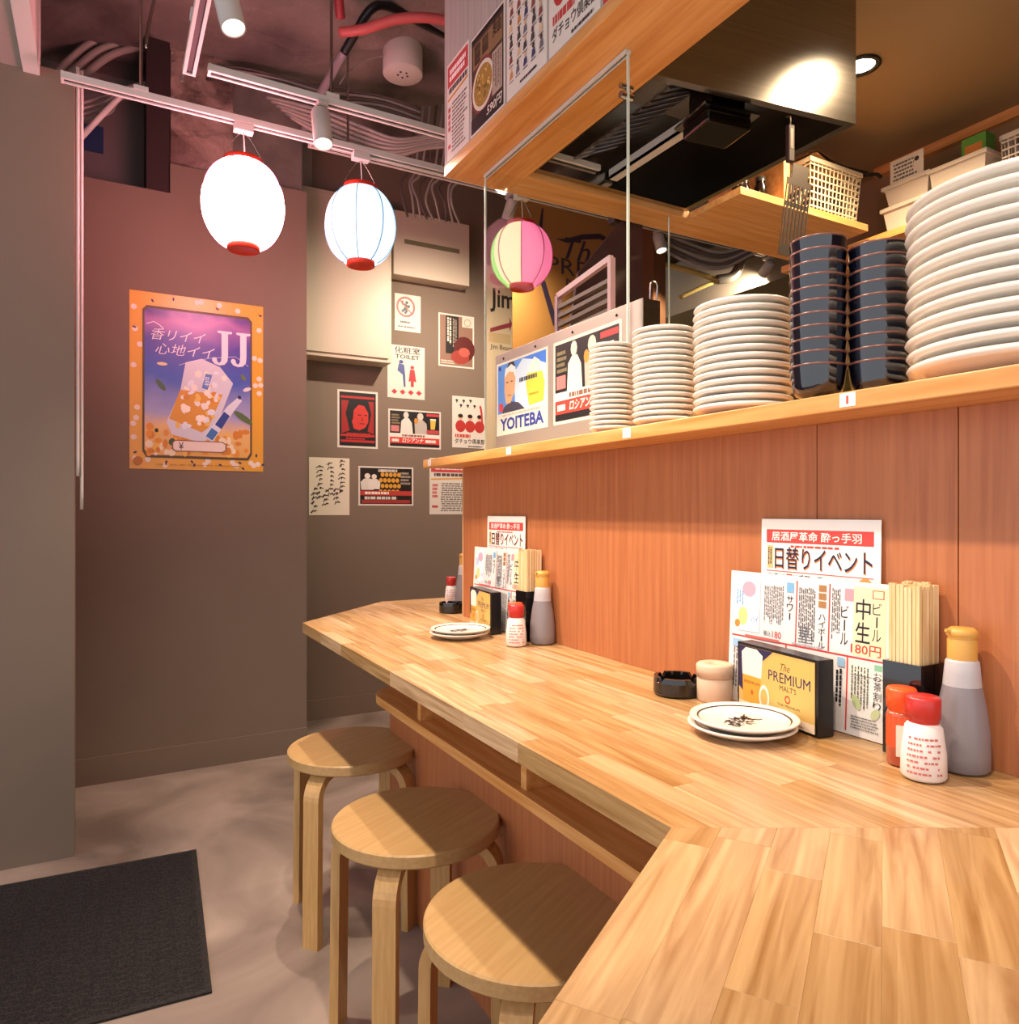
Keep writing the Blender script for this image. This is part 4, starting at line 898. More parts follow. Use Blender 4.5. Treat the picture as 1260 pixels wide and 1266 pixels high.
for v in (0.86, 0.20, 0.10): p.rect(0.08, v, 0.92, v + 0.04, '#b52a26')
p.poly([(0.10, 0.25), (0.10, 0.82), (0.28, 0.82), (0.20, 0.6), (0.3, 0.3)], '#9c2422'); p.poly([(0.90, 0.25), (0.90, 0.82), (0.76, 0.82), (0.84, 0.6), (0.74, 0.3)], '#9c2422')
p.poly([(0.40, 0.34), (0.34, 0.50), (0.38, 0.66), (0.50, 0.76), (0.66, 0.74), (0.76, 0.62), (0.76, 0.46), (0.68, 0.36), (0.54, 0.31)], '#c5332c'); p.poly([(0.30, 0.40), (0.28, 0.68), (0.42, 0.82), (0.62, 0.82), (0.50, 0.74), (0.40, 0.66), (0.38, 0.5)], '#161014')
p.rect(0.50, 0.57, 0.58, 0.585, '#161014'); p.rect(0.66, 0.57, 0.73, 0.585, '#161014'); p.poly([(0.60, 0.56), (0.59, 0.48), (0.64, 0.48)], '#8a201e'); p.rect(0.54, 0.42, 0.68, 0.435, '#5a1214'); p.lines(0.2, 0.15, 0.85, 0.28, 3, '#b52a26', 0.6, 4)
p.put('poster', 'red and black portrait poster on the far wall', 'poster', M, PG)
p, M = small(542, 586, 452, 386)
p.rect(0.04, 0.03, 0.96, 0.97, '#8d6a58'); p.rect(0.20, 0.25, 0.56, 0.96, '#191313'); p.lines(0.24, 0.32, 0.37, 0.93, 2, '#d8c8b8', 0.75, 31, True); p.lines(0.40, 0.30, 0.52, 0.93, 3, '#a89888', 0.5, 3, True)
p.ell(0.72, 0.36, 0.30, 0.24, '#5a1c18'); p.ell(0.60, 0.20, 0.26, 0.13, '#9a3a30'); p.ell(0.72, 0.30, 0.16, 0.09, '#b5584a'); p.rect(0.66, 0.78, 0.96, 0.97, '#dccab8'); p.ring(0.81, 0.87, 0.10, 0.07, 0.2, '#9a8a7a'); p.lines(0.06, 0.06, 0.45, 0.14, 2, '#e0d0c0', 0.5, 8)
p.put('poster', 'brown meat poster with a black upright title band', 'poster', M, PG)
def duo(p):
    p.rect(0.03, 0.04, 0.97, 0.96, '#1d191c'); p.lines(0.05, 0.62, 0.22, 0.90, 4, '#8a7a5a', 0.6, 2); p.rect(0.05, 0.42, 0.2, 0.58, '#c77a78')
    p.poly([(0.22, 0.36), (0.24, 0.70), (0.30, 0.78), (0.38, 0.78), (0.44, 0.66), (0.46, 0.36)], '#ded6cc'); p.ell(0.33, 0.86, 0.05, 0.09, '#d8ccc0', 10)
    p.poly([(0.50, 0.36), (0.49, 0.66), (0.56, 0.76), (0.64, 0.76), (0.72, 0.66), (0.74, 0.36)], '#b8ada2'); p.ell(0.60, 0.84, 0.06, 0.10, '#d0c4b8', 10); p.ell(0.52, 0.72, 0.04, 0.08, '#c98a3a', 8)
    p.poly([(0.80, 0.52), (0.79, 0.76), (0.90, 0.76), (0.88, 0.52)], '#d8b24a'); p.rect(0.79, 0.76, 0.90, 0.80, '#efe8da'); p.rect(0.72, 0.86, 0.96, 0.93, '#c23f40'); p.rect(0.72, 0.40, 0.96, 0.50, '#b8454a')
    p.rect(0.03, 0.28, 0.97, 0.38, '#e6ded4'); p.lines(0.25, 0.30, 0.75, 0.36, 1, '#8a5a50', 0.9, 3); p.rect(0.03, 0.12, 0.97, 0.28, '#d04038'); p.lines(0.06, 0.16, 0.24, 0.24, 1, '#f2e8dc', 0.9, 37); p.text('ロシアンナ', 0.26, 0.145, 0.66, 0.26, '#f2e8dc', 0.02, 0.2); p.lines(0.69, 0.16, 0.94, 0.24, 1, '#f2e8dc', 0.9, 38)
p, M = small(480, 545, 553, 505); duo(p); p.put('poster', 'wide black poster of two figures with a red band on the far wall', 'poster', M, PG)
def trio(p, big=True):
    for k, (u, v) in enumerate(((0.10, 0.93), (0.30, 0.93), (0.50, 0.94), (0.22, 0.84), (0.42, 0.84), (0.62, 0.84))): p.stroke([(u, v), (u + 0.04, v - 0.04), (u + 0.06, v)], 0.008, '#2c2426'); p.stroke([(u + 0.03, v + 0.01), (u + 0.03, v - 0.06)], 0.005, '#2c2426')
    for u, v in ((0.24, 0.42), (0.52, 0.42), (0.80, 0.42)):
        p.ell(u, v, 0.15, 0.12, '#b53530', 12); p.ell(u, v + 0.17, 0.07, 0.05, '#d8a890', 10); p.ell(u, v + 0.20, 0.075, 0.04, '#26201f', 10)
    p.stroke([(0.88, 0.48), (0.86, 0.70), (0.82, 0.84)], 0.012, '#b53530')
    p.lines(0.08, 0.20, 0.66, 0.27, 1, '#c2403c', 0.9, 32); p.text('ダチョウ倶楽部', 0.07, 0.08, 0.95, 0.18, '#211c1e', 0.03); p.lines(0.45, 0.02, 0.92, 0.05, 1, '#3c3436', 0.8, 5)
p, M = small(559, 601, 553, 489); trio(p); p.put('poster', 'cream poster with three red seated figures on the far wall', 'poster', M, PG)
p, M = small(382, 432, 637, 565, mat('washi', '#e3d7c0', 0.6))
rr = random.Random(12)
for u, v1, nn in ((0.80, 0.95, 8), (0.52, 0.90, 8), (0.26, 0.84, 8), (0.68, 0.45, 4), (0.40, 0.42, 4), (0.13, 0.45, 6)):
    for i in range(nn):
        v = v1 - i*0.075
        for q in range(3): a = rr.uniform(0, 3.1); p.stroke([(u, v + rr.uniform(-.02, .02)), (u + 0.05*math.cos(a) + 0.01, v + 0.025*math.sin(a)), (u + 0.09*math.cos(a), v - 0.02 + 0.02*math.sin(a*2))], 0.0045, '#2e2722')
p.put('poster', 'cream sheet of brushed vertical handwriting low on the far wall', 'poster', M, PG)
p, M = small(443, 511, 625, 576)
p.rect(0.03, 0.04, 0.97, 0.96, '#1d1614'); figure(p, 0.16, 0.40, 0.22, '#d8d0c4'); figure(p, 0.28, 0.42, 0.20, '#e0d8cc')
for i in range(5):
    for j in range(4): p.ell(0.40 + i*0.075 + (j % 2)*0.03, 0.36 + j*0.145, 0.036, 0.06, '#d89a35', 9)
p.rect(0.03, 0.26, 0.97, 0.38, '#b83c36'); p.lines(0.1, 0.16, 0.9, 0.24, 1, '#d8ccc0', 0.9, 4); p.rect(0.06, 0.06, 0.94, 0.15, '#a03530'); p.lines(0.75, 0.55, 0.95, 0.9, 4, '#a89888', 0.6, 6)
p.lines(0.10, 0.29, 0.6, 0.36, 1, '#f0e0d0', 0.9, 33); p.lines(0.35, 0.86, 0.7, 0.94, 1, '#d8ccc0', 0.9, 8)
p.put('poster', 'dark food poster with rows of golden balls low on the far wall', 'poster', M, PG)
def notice(p, hd='お知らせ'):
    p.rect(0.03, 0.75, 0.97, 0.97, '#c6484a'); p.lines(0.10, 0.80, 0.92, 0.94, 2, '#f4e4de', 0.7, 34); p.lines(0.05, 0.68, 0.95, 0.74, 1, '#5a4a48', 0.9, 2); p.poly([(0.03, 0.61), (0.97, 0.645), (0.97, 0.67), (0.03, 0.635)], '#d8963a')
    p.lines(0.22, 0.06, 0.95, 0.58, 13, '#6a5f5c', 0.5, 3); p.lines(0.05, 0.30, 0.18, 0.56, 4, '#c6484a', 0.7, 5); p.rect(0.05, 0.12, 0.17, 0.16, '#c6484a')
p, M = small(531, 590, 636, 566); notice(p); p.put('poster', 'printed notice with red header under the free shelf end', 'poster', M, PG)

# --- two posters on the steel splash board behind the glass
bx = 0.912
by1 = 1.71; by0 = 1.11; bt = CAM_Z + 0.455 * bx
b = MB(); b.box((bx, by0, SHT + 0.0004), (bx + 0.003, 1.715, bt), noisy('dull_steel', '#b3a59d', '#bfb1a9', scale=3, rough=0.45, bump=0.02, bscale=40, metal=0.55), bev=0.0005)
sbd = T(empty('splash_board', (0, 0, 0)), 'dull steel splash board standing behind the glass with two posters on it', 'board'); b.obj('sheet', sbd)
b = MB(); b.box((bx + 0.0032, by0, SHT + 0.0004), (bx + 0.045, by0 + 0.003, bt), M_STEEL); b.obj('end_return', sbd)
b = MB(); b.tube([(bx + 0.02, by0 + 0.001, bt), (bx + 0.02, by0 - 0.002, bt + 0.03), (bx + 0.028, by0 - 0.002, bt + 0.035), (bx + 0.036, by0 - 0.002, bt + 0.028), (bx + 0.036, by0 + 0.001, bt)], 0.0018, M_STEEL, 6); b.obj('wire_hook', sbd)
for k in range(4):
    b = MB(); b.cyl((bx - 0.0012, 1.19 + k*0.16, bt - 0.015), (bx, 1.19 + k*0.16, bt - 0.015), 0.003, M_STEELD, 10); b.obj('screw', sbd)
p = Print(0.255, 0.190)
p.rect(0.03, 0.30, 0.97, 0.97, '#5b8fdd'); p.poly([(0.40, 0.30), (0.36, 0.80), (0.55, 0.97), (0.97, 0.97), (0.97, 0.30)], '#cfdcf0'); p.poly([(0.50, 0.97), (0.97, 0.97), (0.97, 0.80), (0.75, 0.90)], '#3f78d8')
p.poly([(0.12, 0.30), (0.16, 0.38), (0.30, 0.44), (0.46, 0.40), (0.58, 0.30)], '#454254'); p.poly([(0.20, 0.42), (0.17, 0.60), (0.17, 0.78), (0.24, 0.86), (0.34, 0.84), (0.40, 0.74), (0.38, 0.56), (0.30, 0.42)], '#e0aa80'); p.poly([(0.17, 0.78), (0.19, 0.90), (0.30, 0.95), (0.40, 0.88), (0.41, 0.74), (0.36, 0.82), (0.26, 0.85)], '#e8e4e2'); p.poly([(0.22, 0.90), (0.26, 0.97), (0.36, 0.97), (0.40, 0.88), (0.31, 0.94)], '#2c2a30'); p.rect(0.21, 0.70, 0.25, 0.715, '#2c2a30'); p.rect(0.30, 0.70, 0.34, 0.715, '#2c2a30'); p.rect(0.24, 0.52, 0.31, 0.535, '#a8584a')
p.poly([(0.66, 0.32), (0.60, 0.62), (0.64, 0.78), (0.90, 0.74), (0.95, 0.56), (0.93, 0.34)], '#e0cb4a'); p.poly([(0.63, 0.74), (0.68, 0.84), (0.76, 0.93), (0.86, 0.86), (0.91, 0.72)], '#f2ecd8'); p.lines(0.47, 0.66, 0.86, 0.72, 1, '#3a3a4a', 0.9, 3); p.lines(0.66, 0.45, 0.9, 0.48, 1, '#a88a2a', 0.9, 4); p.rect(0.06, 0.33, 0.14, 0.44, '#d8403c'); p.rect(0.05, 0.90, 0.10, 0.95, '#2b3f9c')
p.text('YOITEBA', 0.08, 0.06, 0.93, 0.23, '#2f3f96', 0.035); p.lines(0.1, 0.26, 0.9, 0.28, 1, '#b8a0a0', 0.7, 6)
p.put('poster', 'blue and white poster of a capped man with beer lettered in blue', 'poster', frameX(bx - 0.0002, 1.708, SHT + 0.050), 'posters on the splash board')
p = Print(0.254, 0.190); duo(p); p.text('S', 0.60, 0.60, 0.66, 0.75, '#d89a3a', 0.05); p.rect(0.03, 0.04, 0.97, 0.12, '#1d191c')
p.put('poster', 'black and red poster of two pale figures half hidden by small plates', 'poster', frameX(bx - 0.0002, 1.428, SHT + 0.050), 'posters on the splash board')

# --- posters on the soffit face
FX = SX + 0.0004
def sof(pxl, pxr, yb, yt, base=M_PAPER, hh=None):
    y_, z_, w_, h_ = posterX(pxl, pxr, yb, yt, SX); return Print(w_, hh or h_, base), frameX(FX - 0.0003, y_, max(z_, SB + 0.030))
SG = 'posters on the soffit face'
p, M = sof(553, 579.5, 205, 86); notice(p, 'お得な'); p.put('poster', 'pinkish notice with red header at the soffit corner', 'poster', M, SG)
p, M = sof(582, 624, 172, 52)
p.rect(0.03, 0.02, 0.97, 0.98, '#4a3a2c'); p.rect(0.03, 0.93, 0.97, 0.98, '#1c1818'); p.rect(0.08, 0.66, 0.94, 0.90, '#8a6a48'); p.lines(0.12, 0.69, 0.60, 0.89, 2, '#241a16', 0.75, 36, True); p.text('麺', 0.66, 0.76, 0.92, 0.92, '#241a16', 0.03)
p.ell(0.38, 0.42, 0.36, 0.27, '#7a3a36', 24); p.ell(0.38, 0.42, 0.32, 0.24, '#d8ccb8', 24); p.ell(0.38, 0.42, 0.27, 0.20, '#a8803a', 24)
rr = random.Random(3)
for i in range(40): p.ell(0.38 + rr.uniform(-.2, .2), 0.42 + rr.uniform(-.14, .14), 0.03, 0.012, rr.choice(('#c89a4a', '#8a6a2c', '#6a5a34', '#d8b868')), 6, rr.uniform(0, 3))
p.rect(0.03, 0.02, 0.97, 0.17, '#1c1818'); p.text('590円', 0.50, 0.06, 0.94, 0.16, '#e8dcc8', 0.01, 0.2); p.rect(0.66, 0.20, 0.94, 0.62, '#b09a88'); p.lines(0.70, 0.22, 0.92, 0.60, 5, '#5a4a42', 0.4, 4, True)
p.put('poster', 'dark noodle bowl poster with a price on the soffit', 'poster', M, SG)
p, M = sof(627, 676, 132, -22)
p.ring(0.5, 0.5, 0.001, 0.001, 0.5, '#d0c4c0'); rr = random.Random(9)
for i in range(5):
    for j in range(7):
        u = 0.12 + i*0.19 + rr.uniform(-.02, .02); v = 0.14 + j*0.125
        p.poly([(u - 0.05, v), (u - 0.03, v + 0.06), (u + 0.03, v + 0.065), (u + 0.05, v + 0.01)], rr.choice(('#3c3f6a', '#6a6a72', '#c88a4a', '#44403f', '#d8b890', '#8a4a44'))); p.ell(u, v + 0.085, 0.03, 0.02, rr.choice(('#2c2628', '#d8b090', '#4a3028')), 8)
        p.rect(u - 0.06, v - 0.02, u + 0.06, v - 0.012, '#4a4446')
p.lines(0.35, 0.04, 0.8, 0.06, 1, '#2c2628', 0.9, 35); p.put('poster', 'white poster of many tiny cartoon figures on the soffit', 'poster', M, SG)
p, M = sof(679, 742, 80, -95); trio(p); p.put('poster', 'white poster with bold red and black lettering on the soffit', 'poster', M, SG)
p, M = sof(746, 815, 8, -170, ink('#c8302c')); p.rect(0.04, 0.03, 0.96, 0.97, '#c8302c'); p.lines(0.1, 0.1, 0.9, 0.5, 5, '#efe0d4', 0.6, 3); p.put('poster', 'plain red poster beside the bold lettered one on the soffit', 'poster', M, SG)

# ------------------------------------------------------------------ cabinets on the far wall
x0, z0, w, h = posterY(381, 485, 438, 234, YF - 0.14); x0 = 0.80
m1 = mat('cabinet_beige', '#c9b9a4', 0.5)
c = T(empty('wall_cabinet', (x0, YF, z0)), 'large beige metal cabinet on the far wall behind the blue lantern', 'cabinet')
W_ = atY(485, 440, YF - 0.14).x - x0
b = MB(); b.box((0, -0.13, 0), (W_, -0.0003, h + 0.02), m1, bev=0.003); b.obj('body', c)
b = MB(); b.box((0.012, -0.14, 0.02), (W_ - 0.018, -0.1302, h), m1, bev=0.002); b.obj('door', c)
a0 = atY(487, 338, YF - 0.10); a1 = atY(581, 338, YF - 0.10); a2 = atY(487, 258, YF - 0.10)
c = T(empty('vent_cover', (a0.x, YF, a0.z)), 'beige wall unit with one horizontal slot next to the cabinet', 'wall unit'); W_ = a1.x - a0.x; H_ = a2.z - a0.z
b = MB(); b.box((0, -0.095, 0), (W_, -0.0003, H_), m1, bev=0.003); b.obj('body', c)
b = MB(); b.box((0.06, -0.0965, H_*0.50), (W_ - 0.06, -0.0952, H_*0.57), mat('slot_dark', '#6f6a4c', 0.7)); b.obj('slot', c)

# ------------------------------------------------------------------ banner and kitchen clutter behind the glass
a0 = atY(634, 640, 3.13); a1 = atY(800, 640, 3.13); zt = atY(700, 225, 3.13).z
W_ = a1.x - a0.x; zb = 0.9; p = Print(W_, zt - zb, ink('#a87a3e'), 0.004)
p.rect(0, 0, 1, 1, '#a2703a')
def bu(px): return (atY(px, 400, 3.13).x - a0.x) / W_
def bv(py, px=690): return (atY(px, py, 3.13).z - zb) / (zt - zb)
p.poly([(bu(686), bv(296)), (bu(700), bv(293)), (bu(720), bv(283)), (bu(742), bv(277)), (bu(770), bv(288)), (bu(770), bv(292)), (bu(742), bv(284)), (bu(722), bv(289)), (bu(702), bv(298))], '#33283c')
p.poly([(bu(668), bv(352)), (bu(674), bv(350)), (bu(690), bv(400)), (bu(684), bv(404))], '#33283c'); p.poly([(bu(664), bv(300)), (bu(670), bv(262)), (bu(672), bv(262)), (bu(670), bv(300))], '#33283c')
p.text('The', bu(698), bv(318), bu(746), bv(291), '#33283c', 0.005, 0.35); p.text('PREMIUM', bu(677), bv(338), bu(800), bv(318), '#3a2c33'); p.text("MALT'S", bu(700), bv(352), bu(770), bv(342), '#3a2c33')
bn = p.put('beer_banner', 'tan beer banner with dark script hanging behind the tricolour lantern', 'banner', frameY(3.13, a0.x, zb))
for u in (0.04, 0.96):
    b = MB(); b.cyl((u*W_, zt - zb - 0.001, -0.002), (u*W_, CEIL - zb - 0.012, -0.002), 0.003, mat('black_wire', '#15120f', 0.5), 6); b.obj('cord', bn)
a0 = atY(601, 640, YF - 0.001); a1 = atY(633, 640, YF - 0.001); zt = atY(615, 330, YF - 0.001).z; zb = 1.2; W_ = a1.x - a0.x; H_ = zt - zb
p = Print(W_, H_, ink('#cbb597'), 0.002)
def sv(py): return (atY(615, py, YF - 0.001).z - zb) / H_
p.text('Jim', 0.15, sv(387), 1.1, sv(357), '#2c2626', 0.02); p.poly([(0.15, sv(407)), (0.9, sv(397)), (0.9, sv(390)), (1.0, sv(398)), (0.9, sv(409)), (0.9, sv(403)), (0.15, sv(412))], '#8a3440'); p.text('Jim Beam', 0.15, sv(434), 1.0, sv(426), '#4a3c34', 0.01); p.ell(0.4, sv(345), 0.3, 0.03, '#b87a70'); p.rect(0.1, sv(424), 0.95, sv(412), '#bfa27a'); p.rect(0.5, 0.02, 0.8, 0.3, '#a85a5a')
p.put('whiskey_poster', 'tall cream whiskey poster edged by the glass guard', 'poster', frameY(YF - 0.0025, a0.x, zb))
# brown apron-like board hooked under the end rail, slatted frame below it stands for a reflection in the glass
a = atY(774, 248, 1.78)
ap = T(empty('hanging_board', (a.x, 1.835, a.z)), 'dark plum board hanging on a hook under the wooden end rail', 'board')
def lp(px, py): q = atY(px, py, 1.835); return (q.x - a.x, q.z - a.z)
b = MB(); P = [lp(768, 272), lp(714, 338), lp(700, 430), lp(793, 430), lp(793, 276), lp(786, 271)]
b.prism(P, -0.006, 0.006, mat('plum_board', '#4a2e30', 0.6), M=Matrix.Rotation(math.pi/2, 4, 'X')); b.obj('board', ap)
b = MB(); q = lp(775, 274); b.tube([(0, 0, 0.012), (0.001, 0, 0.0), (q[0], 0, q[1])], 0.0016, mat('black_wire', '#15120f', 0.5), 6); b.obj('hook', ap)
b = MB(); b.box((-0.004, -0.004, 0), (0.022, 0.03, SB - a.z if SB - a.z < 0 else 0.02), mat('black_wire', '#15120f', 0.5)); b.obj('clip', ap)
fx = 1.02
def fp(px, py): q = atX(px, py, fx); return (q.y, q.z)
lv = T(empty('reflection_frame', (fx, 1.3, SHT)), 'pinkish slatted frame built as a reflection in the glass guard', 'mirror_image')  # solid frame and slats in place of a reflection on the pane
pk = mat('reflection_pink', '#b58a90', 0.5)
q0 = fp(756, 319); q1 = fp(756, 420); q2 = fp(668, 425)
Yr, Yl = q0[0], fp(690, 400)[0]
def bar(y0, z0, y1, z1, w, m, nm, dx=0.0):
    d = Vector((0, y1-y0, z1-z0)); M = Matrix.Translation((dx, y0 - 1.3, z0 - SHT)) @ d.to_track_quat('X', 'Z').to_matrix().to_4x4(); b = MB(); b.box((0, -0.006, -w/2), (d.length, 0.006, w/2), m, M=M); b.obj(nm, lv)
zt_r = q0[1]; zt_l = zt_r - 0.03
bar(Yr, SHT + 0.001, Yr, zt_r, 0.014, pk, 'stile'); bar(Yl, SHT + 0.001, Yl, zt_l, 0.014, pk, 'stile'); bar(Yr, zt_r, Yl, zt_l, 0.014, pk, 'rail'); bar(Yr, SHT + 0.01, Yl, SHT + 0.01, 0.014, pk, 'rail')
for k in range(16):
    z_ = SHT + 0.03 + k * (zt_l - SHT - 0.04) / 16
    bar(Yr + 0.008, z_ + 0.012, Yl - 0.008, z_ + 0.002, 0.010, mat('reflection_brown', '#5a4038', 0.6), 'slat')
# brown post at the corner of the kitchen pass
b = MB(); b.box((2.50, 2.95, 0), (2.58, 3.05, 2.55), mat('brown_post', '#6b4326', 0.6)); S(b.obj('trim_5'))
# black jar, basket with bag, pink clip on the hanging shelf
HSZ = SB + 0.0224
M_PLA = mat('ivory_plastic', '#d3c6a8', 0.45)
def basket(name, x0, x1, y0, y1, z0, h, fl, label, m, step=0.016, rows=8):
    """flared openwork basket: corner-to-corner slats and uprights"""
    t = T(empty(name, ((x0+x1)/2, (y0+y1)/2, z0)), label, 'basket'); hx, hy = (x1-x0)/2, (y1-y0)/2
    def lvl(k): s = fl * k; return hx + s, hy + s, h * k
    b = MB(); b.box((-hx, -hy, 0), (hx, hy, 0.003), m); b.obj('base', t)
    b = MB(); ax, ay, az = lvl(1.0)
    for a_, c_ in (((-ax-.004, -ay-.004), (ax+.004, -ay+.002)), ((-ax-.004, ay-.002), (ax+.004, ay+.004)), ((-ax-.004, -ay), (-ax+.002, ay)), ((ax-.002, -ay), (ax+.004, ay))): b.box((a_[0], a_[1], az - 0.014), (c_[0], c_[1], az), m)
    b.obj('rim', t)
    b = MB()
    for r_ in range(1, rows):
        k = r_ / rows; ax, ay, az = lvl(k); w_ = 0.0022
        b.box((-ax, -ay - w_, az - w_), (ax, -ay, az + w_), m); b.box((-ax, ay, az - w_), (ax, ay + w_, az + w_), m); b.box((-ax - w_, -ay, az - w_), (-ax, ay, az + w_), m); b.box((ax, -ay, az - w_), (ax + w_, ay, az + w_), m)
    b.obj('ring_slats', t)
    b = MB(); n = int(2*hx/step)
    for i in range(n + 1):
        f = -1 + 2*i/n
        for s in (-1, 1): b.cyl((f*hx, s*hy, 0), (f*(hx+fl), s*(hy+fl), h - 0.008), 0.0024, m, 4)
    n = int(2*hy/step)
    for i in range(n + 1):
        f = -1 + 2*i/n
        for s in (-1, 1): b.cyl((s*hx, f*hy, 0), (s*(hx+fl), f*(hy+fl), h - 0.008), 0.0024, m, 4)
    b.obj('upright_slats', t); return t
basket('plastic_basket', 1.915, 2.135, 1.525, 1.79, HSZ, 0.165, 0.012, 'ivory openwork basket on the hanging wooden shelf', M_PLA)
b = MB(); n = 14; vs = []
for j in range(n+1):
    for i in range(n+1):
        u, v = i/n*2-1, j/n*2-1; z_ = 0.045*(1-u**4)*(1-v**4) + 0.012*noise.noise(Vector((u*3, v*3, 1)))*(1-u*u)
        vs.append((u*0.125 + 0.01*noise.noise(Vector((v*4, 2, 1))), v*0.10, z_))
fs = [(j*(n+1)+i, j*(n+1)+i+1, (j+1)*(n+1)+i+1, (j+1)*(n+1)+i) for j in range(n) for i in range(n)]
b.add(vs, fs, mat('clear_bag_brown', '#b58f6c', 0.25, coat=0.6), True); m_ = len(vs); b.add([(x, y, -0.004 - 0.012*(1-(x/0.13)**2)) for x, y, z in vs], [f[::-1] for f in fs], mat('clear_bag_brown'), True)
T(b.obj('plastic_bag', loc=(2.045, 1.63, HSZ + 0.185), rot=(0, 0.04, 0.15)), 'shiny brown packet lying on the ivory basket', 'bag')
b = MB(); b.box((-0.11, -0.016, 0), (0.13, 0.016, 0.012), mat('black_clip', '#1a1614', 0.35), bev=0.004); b.tube([(0.13, 0, 0.006), (0.17, -0.01, 0.012), (0.19, -0.012, 0.004)], 0.006, mat('black_clip'), 8)
T(b.obj('tongs', loc=(2.05, 1.535, HSZ + 0.166), rot=(0, 0, -0.1)), 'black tongs lying across the rim of the ivory basket', 'tongs')
b = MB(); b.box((0, 0, 0), (0.04, 0.1, 0.15), mat('pink_plastic', '#d98a7c', 0.4), bev=0.004); b.box((0.006, -0.002, 0.09), (0.034, 0, 0.13), mat('slot_dark', '#6f6a4c', 0.7))
T(b.obj('pink_case', loc=(1.838, 1.60, HSZ)), 'pink plastic case between the shelf divider and the basket', 'case')
for k, xx in enumerate((1.645, 1.70, 1.738)):
    b = MB(); b.lathe([(0, 0), (0.018, 0), (0.019, 0.002), (0.019, 0.05), (0.013, 0.062), (0.013, 0.068)], mat('dark_bottle', '#1c120e', 0.15), 20); t = T(empty('jar', (xx, 1.56 + 0.03*(k == 1), HSZ)), ['small dark jar at the hood side of the hanging shelf', 'small dark jar set back between two others on the hanging shelf', 'small dark jar against the hanging shelf divider'][k], 'jar', 'dark jars on the hanging shelf'); b.obj('jar_body', t)
    b = MB(); b.lathe([(0.0145, 0.066), (0.0145, 0.080), (0, 0.081)], mat('jar_lid', '#2c2a2a', 0.3), 20); b.obj('lid', t)
# right kitchen shelf
rs = T(empty('kitchen_shelf', (2.2, 0.9, 1.93)), 'wooden shelf on the kitchen side wall holding white tubs', 'shelf')
b = MB(); b.box((0.0, -0.9, 0), (0.2495, 0.70, 0.022), M_WOOD); b.obj('shelf_board', rs)
for y in (-0.6, 0.1, 0.68):
    b = MB(); b.box((0.02, y, -0.10), (0.2495, y + 0.012, -0.0003), M_WOOD); b.obj('bracket', rs)
KZ = 1.9523
def tub(x, y, z, lx, ly, h, label, m, fl=0.012):
    b = MB(); P0 = [(-lx/2, -ly/2), (lx/2, -ly/2), (lx/2, ly/2), (-lx/2, ly/2)]; P1 = [(q[0]*(1 + fl/lx*2), q[1]*(1 + fl/ly*2)) for q in P0]
    vs = [q + (0,) for q in P0] + [q + (h,) for q in P1] + [(q[0]*0.95, q[1]*0.96, h) for q in P1] + [(q[0]*0.94, q[1]*0.95, 0.004) for q in P0]
    fs = [(3, 2, 1, 0), (12, 13, 14, 15)]
    for L in (0, 4, 8): fs += [(L+i, L+(i+1) % 4, L+4+(i+1) % 4, L+4+i) for i in range(4)]
    b.add(vs, fs, m); t = T(empty('storage_tub', (x, y, z)), label, 'tub', 'tubs on the kitchen shelf'); b.obj('tub', t)
    b = MB(); ax, ay = lx/2 + fl, ly/2 + fl
    for a_, c_ in (((-ax-.006, -ay-.006), (ax+.006, -ay)), ((-ax-.006, ay), (ax+.006, ay+.006)), ((-ax-.006, -ay), (-ax, ay)), ((ax, -ay), (ax+.006, ay))): b.box((a_[0], a_[1], h-.012), (c_[0], c_[1], h), m)
    b.obj('rim', t); return t
M_TUB = mat('tub_white', '#cdbfae', 0.45)
tub(2.335, 1.415, KZ, 0.19, 0.13, 0.085, 'shallow off-white tub at the inner end of the kitchen shelf', M_TUB)
tub(2.335, 1.415, KZ + 0.086, 0.185, 0.125, 0.07, 'off-white tub stacked on another at the shelf end', M_TUB)
tub(2.335, 1.255, KZ, 0.19, 0.14, 0.150, 'taller off-white tub beside the stacked tubs', M_TUB)
basket('plastic_basket', 2.245, 2.425, 0.86, 1.13, KZ, 0.17, 0.006, 'ivory openwork basket on the kitchen side wall shelf', M_TUB)
pr = Print(0.11, 0.075); pr.lines(0.08, 0.1, 0.92, 0.9, 5, '#5a5048', 0.5, 3); pr.ell(0.8, 0.7, 0.07, 0.1, '#2c2622')
o = pr.put('leaflet', 'printed leaflet propped on the stacked white tubs', 'leaflet', frameX(2.235, 1.47, KZ + 0.158))
b = MB(); b.box((0, 0, 0), (0.05, 0.07, 0.075), mat('green_box', '#5a9a3c', 0.4)); b.box((-0.001, 0.01, 0.02), (0, 0.06, 0.05), mat('orange_label', '#d8843a', 0.4)); T(b.obj('spice_box', loc=(2.28, 1.20, KZ + 0.151)), 'small green box with orange label on the tall tub', 'box')
for k, (yy, cc) in enumerate(((1.08, '#27367a'), (1.0, '#b8aaa0'), (0.92, '#8a7a78'))):
    b = MB(); b.lathe([(0, 0), (0.028, 0), (0.03, 0.004), (0.03, 0.13), (0.014, 0.17), (0.014, 0.20), (0, 0.201)], mat('pack_' + cc.strip('#'), cc, 0.25, coat=0.4), 20); T(b.obj('bottle', loc=(2.33, yy, KZ + 0.0035)), ['blue bottle standing in the basket on the kitchen shelf', 'pale bottle between two others in the kitchen shelf basket', 'grey bottle standing in the kitchen shelf basket'][k], 'bottle', 'bottles in the kitchen shelf basket')
